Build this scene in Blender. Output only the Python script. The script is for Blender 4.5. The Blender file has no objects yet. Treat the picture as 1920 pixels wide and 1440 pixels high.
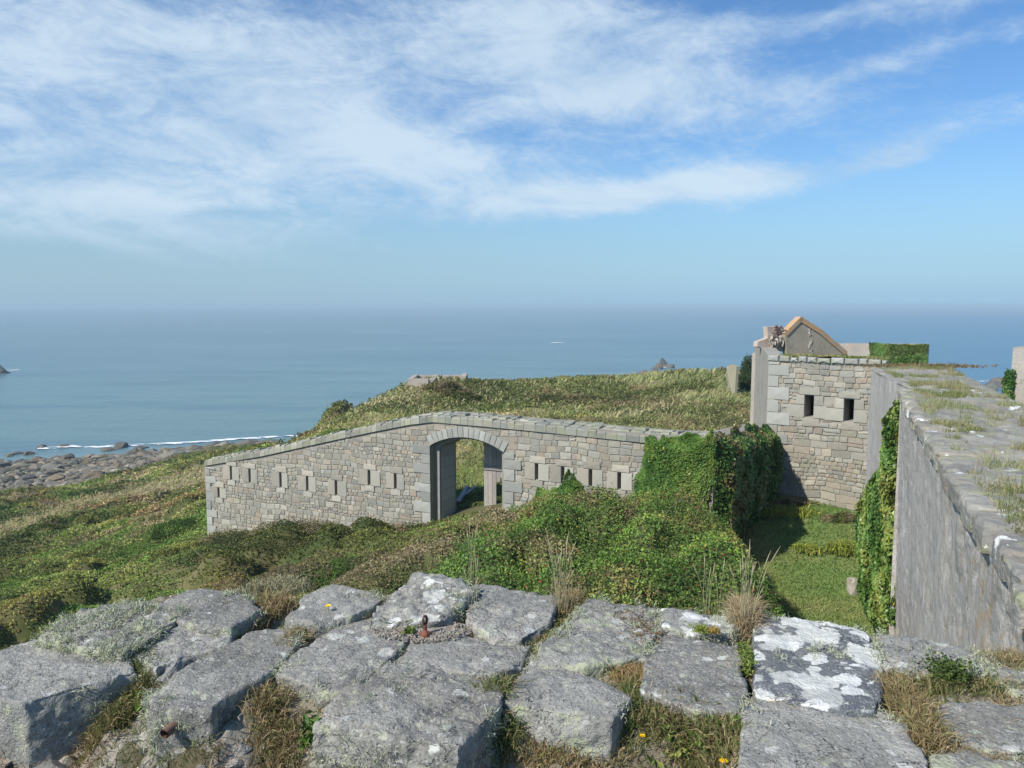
import bpy, math, numpy as np
from mathutils import Vector
D2R = math.radians
scene = bpy.context.scene
RNG = np.random.default_rng(11)

# ------------------------------------------------------------------ camera, world, sun, exposure
FPX = 1480.0                     # focal length in pixels of the 1920 px wide photograph
PITCH = math.atan(149.0/FPX)
cam_d = bpy.data.cameras.new('camera'); cam = bpy.data.objects.new('camera', cam_d)
scene.collection.objects.link(cam); scene.camera = cam
cam_d.sensor_width = 36.0; cam_d.lens = 36.0*FPX/1920.0
cam_d.clip_start = 0.05; cam_d.clip_end = 60000
cam.location = (0, 0, 0); cam.rotation_euler = (D2R(90)-PITCH, 0, 0)
scene.view_settings.view_transform = 'Standard'; scene.view_settings.look = 'None'
scene.view_settings.exposure = 0.45; scene.view_settings.gamma = 1.0
scene.render.engine = 'CYCLES'
cy = scene.cycles
cy.max_bounces = 6; cy.diffuse_bounces = 3; cy.glossy_bounces = 2; cy.transmission_bounces = 3
cy.volume_bounces = 0; cy.transparent_max_bounces = 8
cy.sample_clamp_indirect = 4.0

SUN_AZ = math.atan2(-0.79, -0.61); SUN_EL = D2R(42)
SUN = Vector((math.sin(SUN_AZ)*math.cos(SUN_EL), math.cos(SUN_AZ)*math.cos(SUN_EL), math.sin(SUN_EL)))
sd = bpy.data.lights.new('sun', 'SUN'); sd.energy = 4.1; sd.angle = D2R(1.0); sd.color = (1.0, 0.94, 0.84)
so = bpy.data.objects.new('sun', sd); scene.collection.objects.link(so)
so.rotation_euler = SUN.to_track_quat('Z', 'Y').to_euler(); so.location = (-20, -20, 30)

# ------------------------------------------------------------------ node helper
class S:
    """a socket with arithmetic"""
    def __init__(s, nt, sock): s.nt, s.s = nt, sock
    def m(s, op, b=None, c=None, clamp=False):
        n = s.nt.nodes.new('ShaderNodeMath'); n.operation = op; n.use_clamp = clamp
        for i, v in enumerate((s, b, c)):
            if v is None: continue
            if isinstance(v, S): s.nt.links.new(v.s, n.inputs[i])
            else: n.inputs[i].default_value = v
        return S(s.nt, n.outputs[0])
    def __add__(s, o): return s.m('ADD', o)
    __radd__ = __add__
    def __mul__(s, o): return s.m('MULTIPLY', o)
    __rmul__ = __mul__
    def __sub__(s, o): return s.m('SUBTRACT', o)
    def __rsub__(s, o): return (s*-1.0)+o
    def __truediv__(s, o): return s.m('DIVIDE', o)
    def sm(s, a, b):
        n = s.nt.nodes.new('ShaderNodeMapRange'); n.interpolation_type = 'SMOOTHSTEP'; n.clamp = True
        s.nt.links.new(s.s, n.inputs[0]); n.inputs[1].default_value = a; n.inputs[2].default_value = b
        n.inputs[3].default_value = 0; n.inputs[4].default_value = 1
        return S(s.nt, n.outputs[0])
class NT:
    def __init__(s, tree): s.t = tree; s.t.nodes.clear()
    def new(s, kind, **kw):
        n = s.t.nodes.new(kind)
        for k, v in kw.items(): setattr(n, k, v)
        return n
    def put(s, inp, v):
        if isinstance(v, S): s.t.links.new(v.s, inp)
        elif isinstance(v, (tuple, list)) and len(v) == 3 and inp.type == 'RGBA': inp.default_value = (*v, 1)
        else: inp.default_value = v
    def coord(s, which='Object'):
        return S(s.t, s.new('ShaderNodeTexCoord').outputs[which])
    def geo(s, which='Position'): return S(s.t, s.new('ShaderNodeNewGeometry').outputs[which])
    def xyz(s, v):
        n = s.new('ShaderNodeSeparateXYZ'); s.t.links.new(v.s, n.inputs[0])
        return [S(s.t, o) for o in n.outputs]
    def vec(s, x, y, z):
        n = s.new('ShaderNodeCombineXYZ')
        for i, v in enumerate((x, y, z)): s.put(n.inputs[i], v)
        return S(s.t, n.outputs[0])
    def scale(s, v, sc, loc=(0, 0, 0)):
        n = s.new('ShaderNodeMapping'); s.t.links.new(v.s, n.inputs[0])
        n.inputs['Scale'].default_value = sc; n.inputs['Location'].default_value = loc
        return S(s.t, n.outputs[0])
    def noise(s, v, sc, det=4, rough=0.55, dist=0, col=False):
        n = s.new('ShaderNodeTexNoise'); s.t.links.new(v.s, n.inputs['Vector'])
        n.inputs['Scale'].default_value = sc; n.inputs['Detail'].default_value = det
        n.inputs['Roughness'].default_value = rough; n.inputs['Distortion'].default_value = dist
        return S(s.t, n.outputs['Color' if col else 'Fac'])
    def vor(s, v, sc, feat='F1', rnd=1.0, out='Distance'):
        n = s.new('ShaderNodeTexVoronoi', feature=feat); s.t.links.new(v.s, n.inputs['Vector'])
        n.inputs['Scale'].default_value = sc; n.inputs['Randomness'].default_value = rnd
        return S(s.t, n.outputs[out])
    def mix(s, f, a, b, blend='MIX'):
        n = s.new('ShaderNodeMix', data_type='RGBA', blend_type=blend)
        s.put(n.inputs[0], f); s.put(n.inputs[6], a); s.put(n.inputs[7], b)
        return S(s.t, n.outputs[2])
    def attr(s, name):
        n = s.new('ShaderNodeAttribute', attribute_name=name); return S(s.t, n.outputs['Color'])
    def bump(s, h, strength=0.5, dist=0.01):
        n = s.new('ShaderNodeBump'); s.put(n.inputs['Height'], h)
        n.inputs['Strength'].default_value = strength; n.inputs['Distance'].default_value = dist
        return S(s.t, n.outputs[0])

def sky_dir_px(u, v):
    """azimuth and elevation of a place in the sky"""
    x = (u-960)/FPX; y = (720-v)/FPX
    cp, sp = math.cos(PITCH), math.sin(PITCH)
    d = Vector((x, cp+y*sp, -sp+y*cp)).normalized()
    return math.atan2(d.x, d.y), math.asin(d.z)

world = bpy.data.worlds.new('World'); scene.world = world; world.use_nodes = True
W = NT(world.node_tree)
wout = W.new('ShaderNodeOutputWorld'); bg = W.new('ShaderNodeBackground')
W.t.links.new(bg.outputs[0], wout.inputs[0]); bg.inputs['Strength'].default_value = 0.10
sky = W.new('ShaderNodeTexSky'); sky.sky_type = 'NISHITA'; sky.sun_disc = False
sky.sun_elevation = SUN_EL; sky.sun_rotation = SUN_AZ % (2*math.pi)
sky.altitude = 30; sky.air_density = 1.0; sky.dust_density = 0.6; sky.ozone_density = 3.0
skyc = S(W.t, sky.outputs[0])
dirv = W.coord('Generated'); dx, dy, dz = W.xyz(dirv)
az = dx.m('ARCTAN2', dy); el = dz.m('ARCSINE')
clear = W.mix(1.0, skyc, (0.62, 0.86, 1.06), 'MULTIPLY')
# air near the horizon, paler to the west (left) where the haze is thick
lft = az.m('MULTIPLY', -1.0).sm(-0.45, 0.55)
hz_col = W.mix(lft, (2.75, 4.4, 5.75), (2.65, 3.9, 4.9))
hz = el.m('ABSOLUTE').sm(0.30, 0.0)
clear = W.mix(hz*hz*0.93, clear, hz_col)
lowc = W.mix(lft, (2.1, 3.4, 5.0), (2.4, 3.5, 4.55)); clear = W.mix(el.sm(0.035, -0.006)*0.40, clear, lowc)
# cloud fields: each (u, v, su, sv, tilt, amount) is a bank at a place in the sky
banks = [(150, 130, 620, 190, 0.0, .62), (560, 230, 330, 130, -.30, .50), (760, 60, 420, 90, 0, .40), (1080, 110, 230, 110, -.25, .55),
         (1330, 165, 330, 75, -.08, .62), (1600, 200, 200, 60, 0, .22), (1650, 12, 420, 26, -.04, .72), (1720, 105, 170, 22, .10, .50),
         (1390, 345, 330, 32, .16, .80), (1680, 300, 120, 22, .25, .55), (900, 330, 330, 60, -.1, .42), (330, 415, 300, 30, -.17, .75),
         (240, 472, 190, 16, -.12, .70), (60, 330, 300, 130, 0, .45), (1000, 395, 320, 28, .08, .55)]
warp = W.noise(W.scale(dirv, (2.2, 2.2, 5.0)), 1.6, 3, .5, 0, True)
wx, wy, wz = W.xyz(warp)
az_w = az+(wx-0.5)*0.22; el_w = el+(wy-0.5)*0.09
cov = None
for (u, v, su, sv, tilt, amt) in banks:
    a0, e0 = sky_dir_px(u, v); a = az_w-a0; e = el_w-e0
    c, s_ = math.cos(tilt), math.sin(tilt)
    p = (a*c+e*s_)/(su/FPX); q = (e*c-a*s_)/(sv/FPX)
    g = ((p*p+q*q)*-0.9).m('EXPONENT')*amt
    cov = g if cov is None else cov+g
fib = W.noise(W.scale(W.vec(az*1.0-el*0.35, el*1.0+az*0.10, 0.0), (3.4, 9.0, 1)), 2.0, 9, .64, .7)
rip = W.noise(W.scale(W.vec(az+el*0.4, el, 0.3), (24, 44, 1)), 2.2, 5, .65, .6)
big = W.noise(W.scale(W.vec(az, el, 0.7), (2.4, 6.0, 1)), 1.5, 4, .5)
dens = cov*0.92+(fib-0.5)*1.25+(rip-0.5)*0.55+(big-0.5)*0.9
cm = dens.sm(0.14, 1.12)
cm = cm*el.sm(0.02, 0.12)
ccol = W.mix((fib*0.5+big*0.5).sm(0.35, 0.62), (3.5, 4.75, 6.1), (4.9, 5.9, 6.8))
skyfin = W.mix(cm*0.86, clear, ccol)
below = el.sm(0.0, -0.02)
skyfin = W.mix(below, skyfin, (2.2, 2.9, 3.3))
W.put(bg.inputs['Color'], skyfin)

# ------------------------------------------------------------------ numpy helpers
CP, SP = math.cos(PITCH), math.sin(PITCH)
def ray(u, v):
    x = (u-960)/FPX; y = (720-v)/FPX
    return np.array([x, CP+y*SP, -SP+y*CP])
def atY(u, v, Y): d = ray(u, v); return d*(Y/d[1])
def atz(u, v, z): d = ray(u, v); return d*(z/d[2])
def atpl(u, v, P, n):
    d = ray(u, v); return d*(np.dot(P, n)/np.dot(d, n))

def _h(ix, iy, iz, seed):
    h = (ix.astype(np.int64)*374761393+iy.astype(np.int64)*668265263+iz.astype(np.int64)*2147483647+seed*974634777) & 0xffffffff
    h = ((h ^ (h >> 13))*1274126177) & 0xffffffff
    h = (h ^ (h >> 16)) & 0xffffffff
    h = (h*2246822519) & 0xffffffff
    return ((h ^ (h >> 15)) & 0xffffff)/float(0xffffff)
def vn(p, sc=1.0, seed=0):
    p = np.asarray(p, float)
    if p.shape[-1] == 2: p = np.concatenate([p, np.zeros(p.shape[:-1]+(1,))], -1)
    p = p*sc; i = np.floor(p); f = p-i; f = f*f*(3-2*f); r = 0
    for a in (0, 1):
        for b in (0, 1):
            for c in (0, 1):
                w = (f[..., 0] if a else 1-f[..., 0])*(f[..., 1] if b else 1-f[..., 1])*(f[..., 2] if c else 1-f[..., 2])
                r = r+w*_h(i[..., 0]+a, i[..., 1]+b, i[..., 2]+c, seed)
    return r
def fbm(p, sc=1.0, oct=4, seed=0, g=0.5):
    r = 0; a = 1; t = 0
    for k in range(oct):
        r = r+a*vn(p, sc*(2.03**k), seed+k*17); t += a; a *= g
    return r/t
def sst(x, a, b):
    t = np.clip((x-a)/(b-a), 0, 1); return t*t*(3-2*t)
def lerp(a, b, t): return a+(b-a)*t

def raw_mesh(name, V, loops, tot, col=None, smooth=False, col_dom='POINT'):
    V = np.asarray(V, np.float32); loops = np.asarray(loops, np.int32).ravel(); tot = np.asarray(tot, np.int32)
    me = bpy.data.meshes.new(name)
    me.vertices.add(len(V)); me.vertices.foreach_set('co', V.ravel())
    me.loops.add(len(loops)); me.loops.foreach_set('vertex_index', loops)
    me.polygons.add(len(tot))
    st = np.zeros(len(tot), np.int32); st[1:] = np.cumsum(tot)[:-1]
    me.polygons.foreach_set('loop_start', st)
    me.polygons.foreach_set('use_smooth', np.full(len(tot), bool(smooth)))
    if col is not None:
        ca = me.color_attributes.new('Col', 'FLOAT_COLOR', 'POINT')
        c4 = np.ones((len(V), 4), np.float32); c4[:, :3] = col; ca.data.foreach_set('color', c4.ravel())
    me.update(calc_edges=True)
    return me
def link(name, me, mat, parent=None, loc=None):
    o = bpy.data.objects.new(name, me); scene.collection.objects.link(o)
    if mat is not None and me is not None:
        me.materials.clear(); me.materials.append(mat)
    if loc is not None: o.location = loc
    if parent is not None: o.parent = parent
    return o
def tag(o, label=None, cat=None, group=None, kind=None):
    for k, v in (('label', label), ('category', cat), ('group', group), ('kind', kind)):
        if v: o[k] = v
    return o
def empty(name, loc, label, cat, group=None):
    o = bpy.data.objects.new(name, None); scene.collection.objects.link(o); o.location = loc; o.empty_display_size = .2
    return tag(o, label, cat, group)
class MB:
    def __init__(s, off=(0, 0, 0)): s.v = []; s.l = []; s.t = []; s.c = []; s.n = 0; s.off = np.array(off, float)
    def add(s, V, faces, col=(.5, .5, .5)):
        V = np.asarray(V, float)-s.off; s.v.append(V)
        c = np.asarray(col, float)
        s.c.append(np.broadcast_to(c, (len(V), 3)))
        for f in faces: s.l.extend([i+s.n for i in f]); s.t.append(len(f))
        s.n += len(V)
    def addarr(s, V, F, col):
        V = np.asarray(V, float)-s.off; F = np.asarray(F); s.v.append(V); s.c.append(np.broadcast_to(np.asarray(col, float), (len(V), 3)))
        s.l.extend((F+s.n).ravel().tolist()); s.t.extend([F.shape[1]]*len(F)); s.n += len(V)
    def box(s, c, ax, ay, az_, col=(.5, .5, .5)):
        c, ax, ay, az_ = (np.array(q, float) for q in (c, ax, ay, az_))
        V = [c+i*ax+j*ay+k*az_ for i in (-1, 1) for j in (-1, 1) for k in (-1, 1)]
        s.add(V, [(0, 1, 3, 2), (4, 6, 7, 5), (0, 4, 5, 1), (2, 3, 7, 6), (0, 2, 6, 4), (1, 5, 7, 3)], col)
    def tube(s, pts, rad, k=6, col=(.5, .5, .5), cap=True):
        pts = np.asarray(pts, float); n = len(pts); rad = np.broadcast_to(rad, n); V = []
        for i in range(n):
            t = pts[min(i+1, n-1)]-pts[max(i-1, 0)]; t = t/(np.linalg.norm(t)+1e-9)
            up = np.array([0, 0, 1.]) if abs(t[2]) < .9 else np.array([1., 0, 0])
            a = np.cross(t, up); a /= np.linalg.norm(a); b = np.cross(t, a)
            for j in range(k):
                th = 2*math.pi*j/k; V.append(pts[i]+rad[i]*(a*math.cos(th)+b*math.sin(th)))
        F = [(i*k+j, i*k+(j+1) % k, (i+1)*k+(j+1) % k, (i+1)*k+j) for i in range(n-1) for j in range(k)]
        if cap: F += [tuple(range(k))[::-1], tuple((n-1)*k+j for j in range(k))]
        s.add(V, F, col)
    def mesh(s, name, smooth=False):
        return raw_mesh(name, np.concatenate(s.v), s.l, s.t, np.concatenate(s.c), smooth)
    def build(s, name, mat, parent=None, smooth=False):
        o = link(name, s.mesh(name, smooth), mat, parent)
        if parent is None: o.location = s.off
        return o
def gridmesh(name, P, col, mat, smooth=True, off=None, parent=None):
    """P: (n, m, 3) points"""
    n, m = P.shape[:2]; idx = np.arange(n*m).reshape(n, m)
    F = np.stack([idx[:-1, :-1], idx[:-1, 1:], idx[1:, 1:], idx[1:, :-1]], -1).reshape(-1, 4)
    V = P.reshape(-1, 3)
    if off is not None: V = V-np.array(off)
    me = raw_mesh(name, V, F, np.full(len(F), 4), None if col is None else np.asarray(col).reshape(-1, 3), smooth)
    o = link(name, me, mat, parent)
    if off is not None and parent is None: o.location = off
    return o
def norm(a): return a/(np.linalg.norm(a, axis=-1, keepdims=True)+1e-9)
def rsphere(n, rng=RNG): return norm(rng.normal(size=(n, 3)))
def leaves_me(name, P, Nn, size, col, rng=RNG, aspect=.62, bias=1.0, off=(0, 0, 0), sag=.25):
    """leaf-shaped, slightly folded blades: 6 vertices, 4 faces"""
    n = len(P); nn = norm(np.asarray(Nn)*bias+rsphere(n, rng)); t = norm(np.cross(nn, rsphere(n, rng))); b = np.cross(nn, t)
    s = np.broadcast_to(size, n)[:, None]*rng.uniform(.7, 1.3, (n, 1))
    P = P-np.array(off)
    V = np.stack([P-t*s*.5, P+b*s*aspect*.42-t*s*.1+nn*s*.12, P+t*s*.5-nn*s*sag*.5, P-b*s*aspect*.42-t*s*.1+nn*s*.12], 1).reshape(-1, 3)
    base = np.arange(n)[:, None]*4
    F = (base[:, :, None]+np.array([[0, 1, 2], [0, 2, 3]])[None]).reshape(-1, 3)
    C = np.repeat(np.clip(np.asarray(col)*rng.uniform(.75, 1.25, (n, 1)), 0, 1), 4, 0)
    return raw_mesh(name, V, F, np.full(len(F), 3), C)
def blades_me(name, B, tip, w, col, rng=RNG, off=(0, 0, 0), bend=.25, tipcol=None):
    """grass blades: base B, tip vector, width"""
    n = len(B); B = B-np.array(off); tip = np.asarray(tip); L = np.linalg.norm(tip, axis=1, keepdims=True)
    sd_ = norm(np.cross(tip, rsphere(n, rng))); w = np.broadcast_to(w, n)[:, None]
    mid = B+tip*.55+np.array([0, 0, 1.])*L*bend*.4
    end = B+tip-np.array([0, 0, 1.])*L*bend*.25
    V = np.stack([B-sd_*w, B+sd_*w, mid+sd_*w*.75, mid-sd_*w*.75, end], 1).reshape(-1, 3)
    base = np.arange(n)[:, None]*5
    F = (base[:, :, None]+np.array([[0, 1, 2], [0, 2, 3], [3, 2, 4]])[None]).reshape(-1, 3)
    c = np.asarray(col)*rng.uniform(.75, 1.25, (n, 1)); C = np.repeat(c[:, None, :], 5, 1).copy()
    if tipcol is not None: C[:, 4] = tipcol; C[:, 2:4] = C[:, 2:4]*.5+np.asarray(tipcol)*.5
    return raw_mesh(name, V, F, np.full(len(F), 3), np.clip(C.reshape(-1, 3), 0, 1))

# ------------------------------------------------------------------ materials
def mat_new(name):
    m = bpy.data.materials.new(name); m.use_nodes = True; M = NT(m.node_tree)
    o = M.new('ShaderNodeOutputMaterial'); p = M.new('ShaderNodeBsdfPrincipled')
    M.t.links.new(p.outputs[0], o.inputs[0]); return m, M, p, o
def mat_leaf(name, rough=.55, trans=.25, gain=1.0):
    m, M, p, o = mat_new(name); c = M.mix(1.0, M.attr('Col'), (gain, gain, gain), 'MULTIPLY'); M.put(p.inputs['Base Color'], c)
    p.inputs['Roughness'].default_value = rough; p.inputs['Specular IOR Level'].default_value = .3
    t = M.new('ShaderNodeBsdfTranslucent'); M.put(t.inputs['Color'], c)
    mx = M.new('ShaderNodeMixShader'); mx.inputs[0].default_value = trans
    M.t.links.new(p.outputs[0], mx.inputs[1]); M.t.links.new(t.outputs[0], mx.inputs[2]); M.t.links.new(mx.outputs[0], o.inputs[0])
    return m
def mat_attr(name, rough=.9, nsc=8.0, namp=.25, bsc=30.0, bst=.4, bd=.01, spots=None):
    """surface coloured by its own per-stone colour, with grain, blotches and lichen spots"""
    m, M, p, o = mat_new(name); c = M.attr('Col'); P = M.geo('Position')
    n1 = M.noise(P, nsc, 5, .6); n2 = M.noise(P, bsc, 4, .65)
    f = (n1-0.5)*(2*namp)+1.0+(n2-0.5)*(namp*1.2)
    col = M.mix(1.0, c, M.vec(f, f, f), 'MULTIPLY')
    if spots:
        for (sc, thr, amt, sc2, colr) in spots:
            w = M.noise(P, sc2*3, 4, .6); s = M.noise(P, sc, 5, .65, .4)
            mk = (s+(w-0.5)*0.35).sm(thr, thr+.05)*amt; col = M.mix(mk, col, colr)
    M.put(p.inputs['Base Color'], col); p.inputs['Roughness'].default_value = rough
    p.inputs['Specular IOR Level'].default_value = .25
    M.put(p.inputs['Normal'], M.bump(n2+n1*.6, bst, bd)); return m
M_LEAF = mat_leaf('leaf', .6, .3, 1.2); M_GRASS = mat_leaf('grass_blade', .7, .35, 1.25); M_DRY = mat_leaf('dry_grass', .8, .3)
M_IVY = mat_leaf('ivy_leaf', .38, .15)
M_RUB = mat_attr('rubble_stone', bst=.7, bd=.02, spots=[(.9, .56, .35, 4, (.20, .195, .165)), (2.2, .58, .5, 8, (.33, .335, .25)), (5, .64, .6, 20, (.43, .42, .36)), (.7, .64, .35, 3, (.34, .26, .19))])
M_COP = mat_attr('coping_stone', spots=[(1.6, .50, .5, 6, (.30, .315, .20)), (2.4, .66, .8, 9, (.58, .58, .54))])
M_ASH = mat_attr('dressed_granite', namp=.14, spots=[(3.0, .66, .35, 12, (.30, .31, .24))])
M_MORT = mat_attr('lime_mortar', nsc=3, bsc=18)
M_CONC = mat_attr('weathered_concrete', nsc=1.5, bsc=14, namp=.26, bst=.7, bd=.03, spots=[(1.2, .56, .5, 5, (.24, .23, .18)), (2.6, .60, .55, 9, (.40, .31, .20)), (3.5, .66, .6, 12, (.47, .45, .41))])
M_ROCK = mat_attr('shore_rock', nsc=.5, bsc=3, namp=.35, bst=.8, bd=.15)
M_SOIL = mat_attr('soil', nsc=.6, bsc=6, namp=.3, bst=.6, bd=.05)
M_WOOD = mat_attr('grey_wood', nsc=6, bsc=40, namp=.25)
M_RUST = mat_attr('rusty_iron', nsc=40, bsc=200, namp=.4, bd=.002)

# ------------------------------------------------------------------ terrain
ctrl = []
def cpx(u, v, Y): ctrl.append(atY(u, v, Y))
for a in [(0, 1215, 18), (0, 1110, 30), (0, 1010, 52), (0, 960, 74), (0, 925, 110), (0, 893, 132), (0, 862, 153), (200, 1160, 20), (200, 1060, 36),
          (200, 955, 70), (200, 905, 118), (200, 868, 142), (200, 860, 150), (370, 1010, 35.5), (380, 935, 62), (385, 868, 98), (390, 848, 126), (470, 840, 152),
          (500, 1085, 22), (500, 1003, 32.5), (650, 1015, 30.5), (830, 978, 28.3), (930, 958, 27.4), (650, 1095, 20), (800, 1065, 19),
          (540, 850, 62), (545, 842, 95), (640, 803, 47), (700, 760, 52), (765, 724, 58), (880, 731, 62), (1000, 720, 66), (1200, 707, 68),
          (1370, 700, 67), (1300, 782, 49), (1000, 790, 48), (1150, 785, 48), (1150, 745, 58), (1300, 740, 58), (880, 770, 52), (870, 850, 40), (1000, 840, 38),
          (1370, 770, 50), (1250, 820, 41)]: cpx(*a)
ctrl += [np.array(q, float) for q in [
    (1, 24, -7.3), (4, 22, -7.8), (3, 15, -8.2), (0, 11, -8.3), (8.4, 27, -7.75), (9.5, 24.2, -8.6), (8, 21, -9.0), (6, 12, -9.3), (10.5, 28.6, -7.35), (7.5, 30, -7.4), (10, 33, -7.3),
    (-16, 62, -14.5), (-22, 52, -13.5), (-14, 84, -20), (0, 90, -15), (20, 92, -14), (40, 90, -20), (0, 118, -32), (30, 120, -32),
    (-120, 100, -30), (-95, 60, -22), (-50, 20, -12), (-25, 5, -9), (-12, 5, -8.2), (0, 4, -8.3), (-110, 175, -34), (-30, 185, -32.5), (0, 140, -34), (60, 140, -34),
    (60, 40, -14), (30, 10, -10), (28, 60, -9), (22, 34, -8.5), (35, 60, -14), (48, 80, -24), (27, 40, -10), (14, 20, -8.5), (90, 90, -34), (120, 40, -30),
    (0, 250, -38), (-150, 250, -38), (150, 250, -38), (150, 150, -37), (-170, 150, -34)]]
ctrl = np.array(ctrl)
def _phi(r2): return 0.5*r2*np.log(r2+1e-9)
_n = len(ctrl); _A = np.zeros((_n+3, _n+3)); _xy = ctrl[:, :2]/50.0
_r2 = ((_xy[:, None]-_xy[None])**2).sum(-1)
_A[:_n, :_n] = _phi(_r2)+np.eye(_n)*1e-4; _A[:_n, _n] = 1; _A[:_n, _n+1:] = _xy; _A[_n, :_n] = 1; _A[_n+1:, :_n] = _xy.T
_w = np.linalg.solve(_A, np.concatenate([ctrl[:, 2], np.zeros(3)]))
def ground(x, y):
    x = np.asarray(x, float); y = np.asarray(y, float); sh = np.broadcast(x, y).shape
    q = np.stack([np.broadcast_to(x, sh).ravel(), np.broadcast_to(y, sh).ravel()], -1)/50.0
    out = np.zeros(len(q))
    for i in range(0, len(q), 20000):
        r2 = ((q[i:i+20000, None]-_xy[None])**2).sum(-1)
        out[i:i+20000] = _phi(r2)@_w[:_n]+_w[_n]+q[i:i+20000]@_w[_n+1:]
    kn = KN[2]-1.5*((q[:, 0]*50-KN[0])/1.9)**2-1.0*((q[:, 1]*50-KN[1])/3.5)**2
    return np.maximum(out, kn).reshape(sh)
KN = atY(640, 773, 62)
SEA = -30.0
def pline_dist(x, y, pts):
    """distance in plan from a polyline"""
    best = np.full(np.shape(x), 1e9)
    for a, b in zip(pts[:-1], pts[1:]):
        a = np.array(a[:2]); b = np.array(b[:2]); d = b-a; L = d@d
        t = np.clip(((x-a[0])*d[0]+(y-a[1])*d[1])/L, 0, 1)
        best = np.minimum(best, np.hypot(x-a[0]-t*d[0], y-a[1]-t*d[1]))
    return best
def onground(u, v, z0=-12.):
    d = ray(u, v); Ys = np.linspace(8, 200, 1500); g = ground(d[0]/d[1]*Ys, Ys); k = np.argmax(g > d[2]/d[1]*Ys)
    return np.array([d[0]/d[1]*Ys[k], Ys[k], g[k]])
# ------------------------------------------------------------------ gate wall frame
WA = atY(390, 990, 34.4); WC0 = atY(1335, 1000, 23.9)
wv = np.array([WC0[0]-WA[0], WC0[1]-WA[1], 0]); WLEN = np.linalg.norm(wv); wv /= WLEN
nv = np.array([-wv[1], wv[0], 0])               # away from the camera
nv = nv if nv[1] > 0 else -nv
WO = np.array([WA[0], WA[1], 0.0])
def wsz(u, v):
    p = atpl(u, v, WO, nv); return float((p-WO)@wv), float(p[2])
def wallmap(O, w, n):
    return lambda s, z, d: O+w*s+n*d+np.array([0, 0, 1.])*z
_tp = [wsz(*p) for p in [(390, 864), (490, 845), (600, 820), (700, 798), (770, 784), (812, 779), (900, 786), (1000, 795), (1100, 805), (1212, 816), (1335, 822)]]
_ts = np.array([p[0] for p in _tp]); _tz = np.array([p[1] for p in _tp]); _ts[0] = -0.02; _ts[-1] = WLEN+.02
def gate_top(s): return np.interp(s, _ts, _tz)

STONE_COLS = np.array([(.29, .285, .25), (.325, .315, .275), (.26, .26, .24), (.30, .295, .265), (.35, .335, .295), (.30, .27, .22), (.34, .305, .25), (.27, .26, .23), (.305, .27, .225), (.35, .33, .28), (.27, .265, .235), (.31, .29, .235), (.325, .275, .225), (.28, .27, .235), (.315, .295, .255), (.29, .275, .235)])
def stone_poly(mb, M, pts, proud, col, rng, inset=.018, rnd=1.0):
    """one squared rubble stone: outline pts (k,2) on a wall plane, raised by proud with a worn edge"""
    pts = np.asarray(pts, float); c = pts.mean(0); k = len(pts)
    r = pts-c; L = np.linalg.norm(r, axis=1, keepdims=True)+1e-9
    mid = c+r*(1-inset*.35/L); inn = c+r*(1-inset*1.0/L)
    ctr = proud*rng.uniform(1.0, 1.35)
    tilt = rng.uniform(-.25, .25, 2)*proud
    def pr(q, d): return [M(a, b, -(d+((a-c[0])*tilt[0]+(b-c[1])*tilt[1]))) for a, b in q]
    V = pr(pts, -0.01)+pr(mid, proud*.75)+pr(inn, proud)+pr([c], ctr)
    F = []
    for ring in (0, 1):
        for j in range(k):
            j2 = (j+1) % k; F.append((ring*k+j, ring*k+j2, (ring+1)*k+j2, (ring+1)*k+j))
    F += [(2*k+j, 2*k+(j+1) % k, 3*k) for j in range(k)]
    mb.add(V, F, np.clip(np.array(col)*np.array((1.04, 1.035, 1.0))*rng.uniform(.8, 1.15), 0, 1))
def rect_pts(s0, s1, z0, z1, rng, j=.0, mids=True):
    P = []
    for a, b in (((s0, z0), (s1, z0)), ((s1, z0), (s1, z1)), ((s1, z1), (s0, z1)), ((s0, z1), (s0, z0))):
        P.append(a)
        if mids: P.append(((a[0]+b[0])/2+rng.normal()*j, (a[1]+b[1])/2+rng.normal()*j))
    return np.array(P)
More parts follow.
